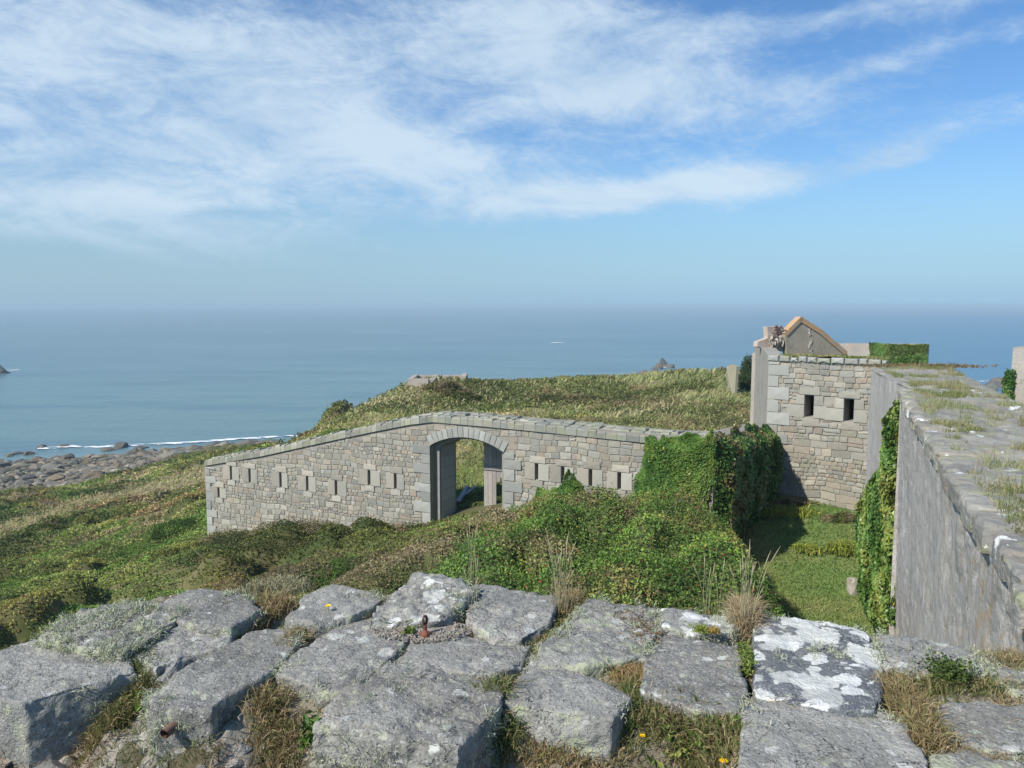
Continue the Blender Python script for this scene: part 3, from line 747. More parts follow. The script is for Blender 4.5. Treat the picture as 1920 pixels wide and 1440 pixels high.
rk = np.abs(fbm(PP[..., :2], .09, 3, 77)-.5)
t = fbm(PP[..., :2], .22, 4, 51)[..., None]; t2 = fbm(PP[..., :2], 1.1, 3, 53)[..., None]
c_scrub = lerp(np.array((.055, .075, .022)), np.array((.13, .115, .05)), sst(t*.6+t2*.4, .35, .65))
c_straw = lerp(np.array((.24, .205, .10)), np.array((.30, .25, .14)), t2)
c_plat = lerp(np.array((.14, .15, .05)), np.array((.25, .22, .11)), sst(t*.5+t2*.5, .36, .62))
c_lawn = lerp(np.array((.13, .185, .055)), np.array((.19, .20, .08)), sst(t*.5+t2*.5, .40, .66))
c_shore = lerp(np.array((.12, .115, .09)), np.array((.20, .18, .14)), t2)
col = c_scrub*(1-straw[..., None])+c_straw*straw[..., None]
col = col*(1-plat[..., None])+c_plat*plat[..., None]; col = col*(1-lawn[..., None])+c_lawn*lawn[..., None]
col = col*(1-shore[..., None])+c_shore*shore[..., None]
tag(gridmesh('hillside', PP, col, M_SOIL), kind='structure')

# sampled places with a density falling off with distance, as fine as the distance needs
def sample_xy(n, rng, y0=11, y1=135, lo=-1.1, hi=1.0):
    y = y0*np.power(y1/y0, rng.uniform(0, 1, n)); return rng.uniform(lo, hi, n)*(y+6), y
rv_ = np.random.default_rng(21)
GORSE = [(.09, .12, .036), (.145, .185, .05), (.205, .25, .066), (.29, .31, .09), (.22, .175, .095), (.38, .32, .18)]
x, y = sample_xy(470000, rv_, 13, 125, -.80, .10)
lawn, plat, straw, shore, g = zones(x, y)
k = (rv_.random(len(x)) > lawn*3) & (rv_.random(len(x)) > plat*.8) & (rv_.random(len(x)) > straw*.93) & (rv_.random(len(x)) > shore*2.5)
k &= ~((((np.stack([x, y], -1)-WO[:2])@wv[:2]) > -.1) & (np.abs((np.stack([x, y], -1)-WO[:2])@nv[:2]-.7) < .85))
x, y, lawn, plat, straw, shore, g = (q[k] for q in (x, y, lawn, plat, straw, shore, g))
h = scrub_h(x, y, lawn, plat, straw, shore)
P = np.stack([x, y, g+h*.8+rv_.uniform(-.02, .14, len(x))*np.clip(y/30, .7, 2)], -1)
cg = palette(len(x), GORSE, rv_, [.20, .27, .23, .12, .11, .07], P[:, :2], .16, 61)
m2 = sst(fbm(P[:, :2], .17, 3, 63), .38, .62)[:, None]; _, wi = worley(P[:, :2]+(fbm(P[:, :2], .9, 2, 44)[..., None]-.5)*1.3, 2.3, 5); wi = wi[:, None]; cg = cg*lerp(.8, 1.3, m2)*lerp(.7, 1.35, vn(np.concatenate([wi*77, wi*13], 1), 1, 4)[:, None]); cg = cg*np.where((wi > .72), np.array([[1.10, .96, .9]]), np.where(wi < .25, np.array([[.85, 1.08, .85]]), 1.0))
o = link('gorse_scrub', leaves_me('gorse_scrub', P, np.array([0, -.2, 1.]), .0046*np.clip(y, 16, 200), cg, rv_, .5, .8), M_LEAF)
tag(o, 'dense low gorse and bramble scrub covering the slope down to the shore', 'scrub', kind='stuff')

x = rv_.uniform(-.32, .66, 130000); y = rv_.uniform(38, 74, 130000); x = x*y; q2 = np.stack([x, y], -1); l_, pl_, s_, sh_, g_ = zones(x, y)
k = (pl_ > .3) & (fbm(q2, .14, 4, 205)+(fbm(q2, .7, 3, 207)-.5)*.35+.08*sst(x, -5, 15) > .585); x, y, q2, g_, l_, pl_, s_, sh_ = (t_[k] for t_ in (x, y, q2, g_, l_, pl_, s_, sh_)); wd, wi = worley(q2, 1.7, 8)
P = np.stack([x, y, g_+scrub_h(x, y, l_, pl_, s_, sh_)*.8+rv_.uniform(0, .35, len(x))*np.sqrt(np.clip(1-wd**2, .05, 1))], -1)
tag(link('heath_scrub', leaves_me('heath_scrub', P, np.array([0, -.3, 1.]), .0040*y, palette(len(x), [(.11, .13, .042), (.16, .18, .06), (.21, .22, .08), (.24, .19, .10)], rv_, None, q2, .4, 9)*lerp(.75, 1.25, wi)[:, None], rv_, .5, .8), M_LEAF), 'olive heath scrub in patches over the headland grass', 'scrub', kind='stuff')
# grasses of the headland and of the straw bands
x, y = sample_xy(110000, rv_, 24, 120, -1.0, .62)
lawn, plat, straw, shore, g = zones(x, y)
k = (rv_.random(len(x)) < np.maximum(plat*1.0, straw)) & (y < 90)
x, y, plat, g = x[k], y[k], plat[k], g[k]; P = np.stack([x, y, g+.02], -1)
tip = rv_.normal(size=P.shape)*.10; tip[:, 0] += .10; tip[:, 2] = rv_.uniform(.12, .38, len(x)); tip *= np.clip(y/45, .7, 1.4)[:, None]
cg = palette(len(x), [(.19, .225, .08), (.27, .285, .115), (.34, .32, .16), (.43, .385, .22)], rv_, [.3, .3, .25, .15], P[:, :2], .13, 67)
cg = np.where((plat < .05)[:, None], cg*.4+np.array((.33, .27, .15))*.65, cg)
o = link('rough_grass', blades_me('rough_grass', P, tip, .0009*y, cg, rv_), M_GRASS); tag(o, 'rough dry and green grass covering the headland and the open strips of the slope', 'grass', kind='stuff')
# lawn of the ditch
n = 60000; x = rv_.uniform(4, 13, n); y = rv_.uniform(17, 31, n); lw = pmask(x, y, LAWN, .5); k = lw > rv_.random(n)*.8; x, y = x[k], y[k]
P = np.stack([x, y, ground(x, y)], -1); tip = rv_.normal(size=P.shape)*.05; tip[:, 2] = rv_.uniform(.03, .11, len(x))
cg = palette(len(x), [(.14, .225, .058), (.18, .25, .07), (.23, .265, .085), (.32, .30, .14)], rv_, [.3, .35, .22, .13], P[:, :2], .5, 69)
o = link('lawn_grass', blades_me('lawn_grass', P, tip, .012, cg, rv_), M_GRASS); tag(o, 'short green grass on the floor of the ditch below the tower', 'grass', kind='stuff')

# ---- bramble mound against the wall
MP = [tuple(GM(gb+.35, 0, -.02)[:2]), tuple(GM(WLEN-.1, 0, -.02)[:2]), (7.4, 23.6), (7.0, 20.5), (6.2, 17), (5.6, 12.8), (2, 11.0), (-2, 12.0), (-4.2, 15), (-3.6, 19), (-2.0, 22.5), (-1.2, 25.5)]
n = 150; x = np.linspace(-5, 7.6, n)[:, None]*np.ones((1, n)); y = np.linspace(11, 28, n)[None, :]*np.ones((n, 1))
mk = pmask(x, y, MP, 1.3); G = ground(x, y)
def mound_top(x, y):
    s_ = (np.stack([x, y], -1)-WO[:2])@wv[:2]
    nw = sst(y, 21, 26); zt_ = -5.8-.35*nw-.75*sst(x, 1.8, -1.0)*nw-.22*np.clip(-x, 0, 4)-1.0*sst(x, 4.6, 6.6)
    P = np.stack([x, y], -1); wd, wi = worley(P+(fbm(P, 1.1, 2, 46)[..., None]-.5)*1.0, 1.7, 15); return zt_+(fbm(P, .40, 4, 81)-.5)*2.0+.75*np.sqrt(np.clip(1-(wd/.75)**2, 0, 1))*(.3+.9*wi)-.35
zt_ = mound_top(x, y); Z = G-.25+(zt_-G+.25)*np.power(mk, .55)
PM = np.stack([x, y, Z], -1); off = np.array([1.5, 19, -8.0])
mound = tag(gridmesh('bramble_thicket', PM, lerp(np.array((.035, .055, .015)), np.array((.075, .085, .03)), fbm(PM, 1.5, 2, 3)[..., None]), M_SOIL, off=off),
            'broad green and russet bramble thicket heaped against the wall right of the gateway', 'thicket')
nl = 230000; i = rv_.uniform(0, n-1.001, nl); j = rv_.uniform(0, n-1.001, nl); ii = i.astype(int); jj = j.astype(int)
k = (mk[ii, jj] > .002); ii, jj, i, j = ii[k], jj[k], i[k], j[k]; f = (i-ii)[:, None]; gg = (j-jj)[:, None]
P = (PM[ii, jj]*(1-f)+PM[ii+1, jj]*f)*(1-gg)+(PM[ii, jj+1]*(1-f)+PM[ii+1, jj+1]*f)*gg
du = PM[ii+1, jj]-PM[ii, jj]; dv = PM[ii, jj+1]-PM[ii, jj]; nn = norm(np.cross(du, dv))
rep = np.clip((1/np.clip(nn[:, 2], .15, 1)).astype(int), 1, 5); P = np.repeat(P, rep, 0); nn = np.repeat(nn, rep, 0)
P = P+nn*rv_.uniform(-.06, .20, (len(P), 1))+rv_.normal(size=P.shape)*np.array([.05, .05, .05])
cb = palette(len(P), [(.075, .135, .03), (.125, .21, .045), (.19, .28, .06), (.13, .15, .052), (.18, .135, .065), (.25, .235, .10)], rv_, [.22, .29, .20, .12, .09, .08], P, .95, 83)
_, wi = worley(P[:, :2]+(fbm(P[:, :2], 1.1, 2, 46)[..., None]-.5)*1.0, 1.7, 15); hb = vn(np.stack([wi*71, wi*17], 1), 1, 6)[:, None]; cb = cb*lerp(.65, 1.4, hb)*np.where(wi[:, None] > .66, np.array([[1.05, 1.06, .92]]), np.where(wi[:, None] < .25, np.array([[1.10, .90, .95]]), 1.0)); red = rv_.random(len(P)) < .025*(fbm(P, .8, 2, 85) > .5); cb[red] = (.22, .05, .03); yl = rv_.random(len(P)) < .012; cb[yl] = (.34, .28, .05)
o = link('leaves', leaves_me('bramble_leaves', P, nn, .068, cb, rv_, .75, .9, off=off), M_LEAF, mound)
m = MB(off)
for q in range(60):     # bare arching stems
    m = MB(off)
    s0 = rv_.integers(len(P)); a = P[s0]; d = rsphere(1, rv_)[0]; d[2] = abs(d[2])*.5; L = rv_.uniform(.5, 1.1)
    m.tube([a, a+d*L*.4+(0, 0, L*.35), a+d*L*.8+(0, 0, L*.40), a+d*L*1.2+(0, 0, L*.15)], [.007, .006, .005, .003], 4, (.30, .25, .15)); m.build('stem', M_DRY, mound)

# ---- separate bushes
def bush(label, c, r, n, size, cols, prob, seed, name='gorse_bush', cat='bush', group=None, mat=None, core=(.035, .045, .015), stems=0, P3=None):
    rng = np.random.default_rng(seed); c = np.array(c, float); r = np.array(r, float)
    th = np.linspace(0, 2*np.pi, 28, endpoint=False)[:, None]; ph = np.linspace(.0, np.pi*.62, 14)[None, :]
    D = np.stack([np.cos(th)*np.sin(ph), np.sin(th)*np.sin(ph), np.cos(ph)*np.ones_like(th)], -1); D = np.concatenate([D, D[:1]], 0)
    lump = lambda D: .72+.62*(fbm(D*1.6+seed, 1.5, 3, seed)-.25)
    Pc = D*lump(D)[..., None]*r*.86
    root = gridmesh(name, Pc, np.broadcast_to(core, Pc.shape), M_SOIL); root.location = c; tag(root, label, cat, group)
    d = rsphere(n, rng); d[:, 2] = np.abs(d[:, 2])*1.1-.15; d = norm(d); P = d*lump(d)[:, None]*r*rng.uniform(.84, 1.08, (n, 1))
    cc = palette(n, cols, rng, prob, P+c, 1.6/max(r[0], .5)+.3, seed)
    link('leaves', leaves_me('leaves', P, d*np.array([1, 1, 1.4]), size, cc, rng, .55, .7), mat or M_LEAF, root)
    if stems:
        for q in range(stems):
            m = MB()
            a = norm(rng.normal(size=3)*np.array([1, 1, .4])+(0, 0, .5))*r*.75; b = a*rng.uniform(1.25, 1.6)+rng.normal(size=3)*.1
            m.tube([a*.7, a, b], [.02, .014, .006], 4, (.33, .29, .22)); m.build('bare_stem', M_DRY, root)
    return root
def gz_(x, y):
    a = np.array([float(x)]), np.array([float(y)]); l_, p_, s_, h_, g_ = zones(*a); return float(g_[0]+scrub_h(*a, l_, p_, s_, h_)[0]*.8)
def at_g(u, v, Y, dz=0): p = atY(u, v, Y); p[2] = gz_(p[0], p[1])+dz; return p
OLV = [(.075, .09, .03), (.12, .13, .04), (.18, .18, .065), (.19, .145, .08), (.29, .24, .14)]
GRN = [(.055, .11, .022), (.085, .16, .03), (.13, .215, .04), (.18, .25, .06)]
for i, (lab, u, v, Y, r, cl, n, st_) in enumerate([
    ('dark olive bush at the foot of the wall just left of the gateway', 752, 1005, 27.6, (1.45, 1.0, 1.05), OLV, 7000, 10),
    ('low olive bush just left of the threshold of the gateway', 808, 1000, 27.3, (.8, .7, .75), OLV, 3500, 4),
    ('wide tawny gorse bush below the left half of the wall', 480, 1040, 29.0, (2.6, 1.5, 1.25), OLV, 9000, 14),
    ('brown and green gorse bush below the lower left part of the wall', 560, 1050, 27.5, (2.0, 1.4, 1.2), OLV, 8000, 10),
    ('bright green bush touching the lowest stones of the wall', 612, 1035, 28.4, (.85, .8, .85), GRN, 4500, 0),
    ('dark gorse bush with bare grey twigs, nearest to the parapet on the left', 430, 1085, 24.5, (1.9, 1.3, 1.0), OLV, 9000, 26),
    ('green gorse bush between the tawny bush and the bramble thicket', 690, 1055, 24.5, (1.6, 1.3, 1.0), OLV, 8000, 8),
    ('light green bramble bush just beyond the parapet, left of its highest block', 668, 1100, 19.5, (1.3, 1.1, .75), GRN, 7000, 8),
    ('glossy dark green bush at the free end of the wall', 345, 985, 38.5, (1.9, 1.3, 1.35), GRN, 7000, 0),
    ('green bush left of the glossy bush at the end of the wall', 285, 985, 37.0, (1.9, 1.3, .9), GRN, 6000, 0),
    ('dark thorn bush growing against the front of the bunker', 832, 735, 54.3, (1.7, .9, 1.15), OLV, 4000, 4),
    ('low dark bush right of the bunker', 872, 742, 54.0, (1.4, .9, .75), OLV, 3000, 3),
    ('dark bush on the grassy knoll at the left end of the headland', 645, 790, 45.5, (1.5, 1.2, .62), GRN, 3500, 0),
    ('dark evergreen bush between the concrete slab and the tower', 1401, 712, 59, (.75, .8, 2.9), [(.03, .055, .02), (.05, .085, .03)], 3500, 0),
    ('small brown bush on the headland above the gateway', 770, 775, 44, (.9, .7, .55), OLV, 1800, 2),
    ('low green bush on the headland crest, right of the middle', 1190, 745, 56, (2.6, 1.4, .6), OLV, 3500, 0),
    ('long low olive bush on the headland right of the bunker', 1060, 748, 55, (4.2, 1.4, .75), OLV, 5000, 0)]):
    sz = {True: .0036*Y, False: .0036*Y}[True]
    bush(lab, at_g(u, v, Y, -.25 if Y > 40 else -.5), r if Y > 40 else (r[0], r[1], r[2]*.82), n, max(.055, sz*.75), cl, None, 100+i, stems=st_)
for i, (lab, u, v, Y, r) in enumerate([('dark weeds at the foot of the tower beside the shaded ivy', 1490, 950, 28.7, (1.0, .4, .42)), ('dark brown weeds at the foot of the tower beside the ivied rampart wall', 1580, 955, 27.4, (.9, .4, .42)), ('low green weeds in the angle between the shaded ivy and the lawn', 1425, 965, 28.0, (.8, .6, .5))]):
    bush(lab, at_g(u, v, Y, -.15), r, 3500, .07, OLV if i != 2 else GRN, None, 150+i, name='weeds', cat='weeds')
for i, (lab, u, v, Y, r) in enumerate([('yellow green fern clump at the foot of the tower', 1468, 968, 27.8, (1.05, .4, .30)), ('small yellow green fern clump on the lawn', 1515, 1022, 25.6, (.35, .25, .18)),
                                    ('yellow green fern clump against the foot of the ivied wall', 1590, 1028, 25.4, (.55, .3, .34))]):
    c = at_g(u, v, Y, 0); root = tag(bpy.data.objects.new('fern_clump', None), lab, 'fern', 'fern clumps on the lawn'); scene.collection.objects.link(root); root.location = c
    n = 900; B = rv_.normal(size=(n, 3))*np.array(r)*.5; B[:, 2] = 0; tip = rv_.normal(size=(n, 3))*.12; tip[:, 2] = rv_.uniform(.1, 1, n)*r[2]*1.3
    link('fronds', blades_me('fronds', B, tip, .022, palette(n, [(.22, .26, .04), (.30, .32, .06), (.16, .20, .04)], rv_), rv_, bend=.6), M_GRASS, root)

# ---- ivy
IVY = [(.055, .12, .024), (.09, .17, .034), (.13, .22, .045), (.19, .25, .06)]; IVD = [(.07, .15, .038), (.11, .205, .05), (.15, .24, .07), (.21, .19, .085)]
def ivy(label, M, poly, n, size, cols, prob, seed, d0=.06, d1=.32, core=True, pal_sc=1.1, name='ivy', wobs=.7):
    """ivy covering the outline poly (wall coordinates) in front of a wall"""
    rng = np.random.default_rng(seed); P = np.array(poly); lo, hi = P.min(0), P.max(0)
    a = rng.uniform(lo[0]-.1, hi[0]+.1, n*3); b = rng.uniform(lo[1]-.1, hi[1]+.1, n*3)
    wob = np.stack([fbm(np.stack([a, b], -1), 1.6, 3, seed), fbm(np.stack([b, a], -1), 1.6, 3, seed+5)], -1)-.5
    k = inpoly(a+wob[:, 0]*wobs, b+wob[:, 1]*wobs, P); a, b = a[k][:n], b[k][:n]
    ed = pline_dist(a, b, list(P)+[P[0]]); d = d0+(d1-d0)*sst(ed, 0, .5)*(.35+.9*fbm(np.stack([a, b], -1), 1.2, 3, seed+9))
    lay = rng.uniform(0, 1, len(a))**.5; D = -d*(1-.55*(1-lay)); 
    X = np.array([M(p, q, r) for p, q, r in zip(a, b, D)]); out = norm(M(0, 0, -1)-M(0, 0, 0)); off = X.mean(0)
    g_ = norm(np.stack([vn(X, 2.2, seed)-.5, vn(X, 2.2, seed+1)-.5, vn(X, 2.2, seed+2)-.5], -1))
    nn = out*1.2+np.array([0, 0, .55])+g_*.5
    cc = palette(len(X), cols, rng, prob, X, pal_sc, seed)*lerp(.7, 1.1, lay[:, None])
    yl = rng.random(len(X)) < .006; cc[yl] = (.42, .34, .05)
    o = link(name, leaves_me(name, X, nn, size, cc, rng, .95, 1.3, off=off), M_IVY, loc=off); tag(o, label, 'ivy'); return o
pw = [wsz(*p) for p in [(1206, 812), (1260, 812), (1338, 806), (1342, 870), (1330, 960), (1190, 965), (1192, 890), (1212, 850)]]
ivy('thick bright green ivy over the right end of the gateway wall', GM, pw, 20000, .12, IVY, [.2, .33, .32, .15], 1, .08, .42)
zc_ = gate_top(WLEN)
ivy('dark shaded ivy hanging on the return wall between the bright ivy and the tower', RM, [(-.25, zc_+.2), (RL*.5, zc_-.15), (RL+.45, zc_-.55), (RL+.6, -6.6), (RL+.3, -7.6), (.2, -7.9), (-.35, -7.9)], 20000, .12, IVD, None, 2, .10, .75)
ivy('small green ivy patch climbing the wall under the loopholes right of the gateway', GM, [wsz(*p) for p in [(1003, 915), (1030, 905), (1060, 900), (1082, 885), (1092, 905), (1102, 940), (1000, 945)]], 3500, .10, IVY, None, 3, .04, .2)
ivy('ivy on the right half of the low wall behind the tower roof', lambda s, z, d: np.array([BWa[0], BWa[1], 0])+norm(np.array([BWb[0]-BWa[0], BWb[1]-BWa[1], 0]))*s+BWn*d+np.array([0, 0, z]),
    [(1.35, BWa[2]+.05), (np.hypot(*(BWb-BWa)[:2]), BWa[2]+.02), (np.hypot(*(BWb-BWa)[:2]), -3.2), (1.5, -3.2)], 7000, .12, IVD[:3]+[(.09, .13, .04)], None, 4, .04, .22, wobs=.12)

# ------------------------------------------------------------------ long rampart wall on the right
ZT = -1.9
La = atz(1900, 1050, ZT); Lb = atz(1689, 729, ZT); Ld = (Lb-La)/(Lb[1]-La[1])
Ra = atz(1913, 757, ZT); Rb = atz(1783, 690, ZT); Rd = (Rb-Ra)/(Rb[1]-Ra[1])
def Lx(Y): return La+Ld*(Y-La[1])
def Rx(Y): return Ra+Rd*(Y-Ra[1])
YN, YF = Lb[1], Rb[1]
def mat_render_wall():
    m, M, p, o = mat_new('streaked_render'); P = M.geo('Position'); px, py, pz = M.xyz(P)
    q = M.vec(px, py, pz*.38); n1 = M.noise(q, 1.6, 6, .62, .5); n2 = M.noise(q, 7, 5, .65); n3 = M.noise(P, 5, 5, .7); n4 = M.noise(M.vec(px+pz*.35, py+pz*.35, pz*.1), 1.5, 5, .6)
    c = M.mix(n1.sm(.3, .7), (.38, .36, .325), (.50, .48, .445)); c = M.mix(n2.sm(.52, .70)*.5, c, (.22, .21, .185)); rdg = (M.noise(M.vec(px, py, pz*.5), 3.2, 6, .7)-.5).m('ABSOLUTE'); c = M.mix(rdg.sm(.012, .0)*.6, c, (.12, .115, .10)); c = M.mix(M.noise(P, 1.1, 5, .6).sm(.5, .66)*.45, c, (.40, .355, .29)); c = M.mix((n3*.6+n2*.4).sm(.56, .66)*.55, c, (.53, .53, .52))
    near = py.sm(13.0, 4.0); c = M.mix(M.noise(P, 2.4, 6, .7, .6).sm(.54, .66)*(near*.5+.2), c, (.23, .225, .20)); c = M.mix(M.noise(M.vec(px+5.0, py, pz*.6), 3.1, 6, .7).sm(.60, .68)*(near*.5+.25), c, (.60, .60, .56))
    c = M.mix((n4.m('SUBTRACT', .5).m('ABSOLUTE')).sm(.016, .004)*near*.8, c, (.40, .28, .15))
    c = M.mix(n3.sm(.60, .68)*near*.6, c, (.14, .145, .14))
    M.put(p.inputs['Base Color'], c); p.inputs['Roughness'].default_value = .9; p.inputs['Specular IOR Level'].default_value = .2
    M.put(p.inputs['Normal'], M.bump(n2*.35+n3*.8+M.noise(P, 16, 6, .75)*.6, 1.0, .045)); return m
M_RW = mat_render_wall()
def mat_top():
    m, M, p, o = mat_new('lichened_stone_top'); P = M.geo('Position'); n1 = M.noise(P, 1.4, 5, .6, .5); n2 = M.noise(P, 9, 5, .65); n3 = M.noise(P, 3.0, 6, .6); n5 = M.noise(M.scale(P, (1, 1, 1), (5, 3, 1)), 2.1, 6, .62, .6)
    c = M.mix(n1.sm(.35, .65), (.22, .215, .195), (.34, .33, .29)); c = M.mix(M.noise(P, 2.0, 5, .65).sm(.5, .62)*.5, c, (.30, .24, .16)); c = M.mix(n2.sm(.4, .7)*.5, c, (.15, .155, .155))
    c = M.mix((n3+(n2-.5)*.3).sm(.54, .60)*.65, c, (.29, .31, .17)); c = M.mix((n5+(n2-.5)*.25).sm(.625, .64)*.9, c, (.66, .67, .65))
    M.put(p.inputs['Base Color'], c); p.inputs['Roughness'].default_value = .92; p.inputs['Specular IOR Level'].default_value = .2
    M.put(p.inputs['Normal'], M.bump(n2+n3*.8+n1*.5, .9, .04)); return m
M_TOPS = mat_top()
lwo = np.array([8.0, 12.0, -9.0]); lw = empty('rampart_wall', tuple(lwo), 'long high grey rendered rampart wall with a broad lichened top, running away on the right', 'wall')
nY = 200; nZ = 130; Yv = 1.3+(YN-1.3)*np.linspace(0, 1, nY)**1.35; Zv = np.linspace(0, 1, nZ)
base = np.array([Lx(Y_) for Y_ in Yv])[:, None, :]*np.ones((1, nZ, 1)); t = Zv[None, :, None]
P = base.copy(); P[..., 2] = ZT-.02+(-9.9-ZT)*Zv[None, :]
nrm = norm(np.array([-Ld[1], Ld[0], 0.])); nrm = nrm if nrm[0] < 0 else -nrm
q = P*np.array([1, 1, .7])
dsp = (fbm(q, 1.1, 3, 91)-.5)*.10+(fbm(P, 6, 4, 93)-.5)*.055-(np.abs(fbm(P*np.array([1, 1, .6]), 1.7, 4, 96)-.5) < .018)*.03
edge = np.exp(-Zv*7.7/.32)[None, :]; dsp = dsp*(1-.3*edge)+edge*((fbm(P, 2.6, 3, 95)-.5)*.30)
P = P+nrm*dsp[..., None]-nrm*(Zv[None, :, None]*.16)
gridmesh('wall_face', P-lwo, None, M_RW, parent=lw)
Yt = 1.3+(YF-1.3)*np.linspace(0, 1, 260)**1.3; nj = 90; P2 = np.zeros((260, nj, 3))
for i, Y_ in enumerate(Yt):
    a = Lx(Y_)-nrm*(0 if Y_ < YN else .28)
    if Y_ > YN: a = Lx(YN)-nrm*.28+(atz(1634, 690, ZT)-(Lx(YN)-nrm*.28))*((Y_-YN)/(YF-YN))
    b_ = Rx(Y_); P2[i] = a+(b_-a)*np.linspace(0, 1, nj)[:, None]
ed_ = np.minimum(np.linspace(0, 1, nj), 1-np.linspace(0, 1, nj))[None, :]
w_ = sst(ed_, 0, .05); xyz_ = P2.copy()
P2[..., 2] = ZT+(fbm(xyz_, .9, 3, 97)-.5)*.16*w_+(fbm(xyz_, 4, 3, 99)-.5)*.07*w_+(fbm(xyz_, 11, 2, 98)-.5)*.03
P2[:, 0, :] += nrm*.04*(vn(P2[:, 0], 3, 5)[:, None]-.2); 
P2[:, 0, 2] -= .05
gridmesh('wall_top', P2-lwo, None, M_TOPS, parent=lw)
m = MB(lwo)      # far section, its end, the outer side
T1 = atz(1634, 690, ZT); T2 = Lx(YN)-nrm*.28; T1b = atY(1611, 1105, T1[1]); T1b[2] = -10
def wallquad(a, b, z0, z1, nn_=24, mm=40, amp=.08, seed=5, ba=None):
    s_ = np.linspace(0, 1, nn_)[:, None, None]; tt = np.linspace(0, 1, mm)[None, :, None]
    top_ = a*(1-s_)+b*s_; bot_ = (ba if ba is not None else a)*(1-s_)+b*s_
    Q = top_*(1-tt)+bot_*tt; Q[..., 2] = (z1+(z0-z1)*tt[..., 0]); d_ = norm(np.array([-(b-a)[1], (b-a)[0], 0])); return Q+d_*((fbm(Q*np.array([1, 1, .3]), 2, 3, seed)-.5)*amp)[..., None]
gridmesh('far_wall_face', wallquad(T1, T2, -10, ZT-.03, 40, 90, .10, 6, ba=np.array([T1b[0], T1b[1], ZT]))-lwo, None, M_RW, parent=lw)
gridmesh('wall_end', wallquad(T1, Rb, -10, ZT-.02)-lwo, None, M_RW, parent=lw)
gridmesh('outer_face', wallquad(Rx(1.3), Rb, -10, ZT-.03, 60, 20)-lwo, None, M_RW, parent=lw)
gridmesh('near_section_end', wallquad(Lx(YN), Lx(YN)-nrm*.4, -10, ZT-.03, 6, 40, .02)-lwo, None, M_RW, parent=lw)
rsx = np.random.default_rng(77); es = MB(lwo); th_, ph_ = np.meshgrid(np.linspace(0, 2*np.pi, 25)[:-1], np.linspace(0, np.pi, 13), indexing='ij')
DD = np.stack([np.cos(th_)*np.sin(ph_), np.sin(th_)*np.sin(ph_), np.cos(ph_)], -1).reshape(-1, 3); DD = DD/(np.abs(DD)**9).sum(-1, keepdims=True)**(1/9)
ix_ = np.arange(24*13).reshape(24, 13); FQ = np.stack([ix_[:, :-1], np.roll(ix_, -1, 0)[:, :-1], np.roll(ix_, -1, 0)[:, 1:], ix_[:, 1:]], -1).reshape(-1, 4)
Y_ = 1.5; ldn = norm(Ld)
while Y_ < YN-.25:
    w_s = rsx.uniform(.38, .75); c = Lx(Y_+w_s*.46)-nrm*rsx.uniform(.12, .16)+np.array([0, 0, -.10+rsx.uniform(-.03, .02)]); hz2 = rsx.uniform(.11, .15)
    V = DD[:, :1]*ldn*(w_s/2-.008)+DD[:, 1:2]*nrm*rsx.uniform(.19, .26)+DD[:, 2:3]*np.array([0, 0, hz2]); V = V*(1+.20*(fbm(V+c, 3.2, 2, 9)-.5)+.16*(fbm(V+c, 12, 3, 19)-.5))[:, None]+c
    es.addarr(V, FQ, np.array([(.25, .25, .23), (.20, .205, .20), (.29, .285, .25)][rsx.integers(3)])*rsx.uniform(.85, 1.15)); Y_ += w_s*.93
es.build('edge_stones', M_TOPS, lw, False)
# grass and stonecrop on the broad top
bs = scatter_grid(P2[:, 4:-3], 90000, rv_); k = (fbm(bs, .9, 3, 103)+(fbm(bs, 4, 2, 105)-.5)*.5 > .545); bs = bs[k]; n = len(bs)
k2 = rv_.random(n) < np.clip(bs[:, 1]/10, .15, 1)*0+1; tip = rv_.normal(size=(n, 3))*.035; tip[:, 2] = rv_.uniform(.03, .13, n)
tall = rv_.random(n) < .02; tip[tall, 2] += .2
link('top_grass', blades_me('top_grass', bs-(0, 0, .01), tip, .0035, palette(n, [(.15, .18, .05), (.23, .22, .10), (.33, .29, .16), (.26, .28, .14)], rv_, None, bs, 1.2, 3), rv_, off=lwo), M_GRASS, lw)
# ragged dry plants at the far end of the top
c = atz(1725, 688, ZT); B = np.array([0, 0, 0.])+rv_.normal(size=(1500, 3))*np.array([.8, .25, .0]); tip = rv_.normal(size=(1500, 3))*.10; tip[:, 2] = rv_.uniform(.03, .11, 1500)
o = link('dry_weeds', blades_me('dry_weeds', B, tip, .012, palette(1500, [(.22, .12, .07), (.28, .20, .10), (.18, .17, .07)], rv_), rv_), M_DRY, loc=c); tag(o, 'rust brown dry weeds at the far end of the rampart top', 'weeds')
# ivy down the far section
fv = T1b.copy(); fd = norm(np.array([(T2-T1)[0], (T2-T1)[1], 0])); fl = np.hypot(*(T2-T1)[:2]); fn = np.array([-fd[1], fd[0], 0]); fn = -fn if (fn@nrm) > 0 else fn
FO = np.array([T1[0], T1[1], 0]); FM = lambda s, z, d: FO+fd*s+fn*d+np.array([0, 0, z])
def fsz(u, v): p = atpl(u, v, FO, fn); return float((p-FO)@fd), float(p[2])
pf = [fsz(*p) for p in [(1680, 750), (1692, 750), (1697, 900), (1702, 1200), (1645, 1185), (1624, 1120), (1618, 1040), (1624, 940), (1640, 890), (1658, 872), (1670, 855), (1675, 800)]]
ivy('narrow yellow green ivy curtain climbing the far part of the rampart wall', FM, pf, 17000, .12, IVY+[(.20, .23, .05)], [.15, .27, .28, .18, .12], 6, .04, .38, pal_sc=.9, wobs=.25)
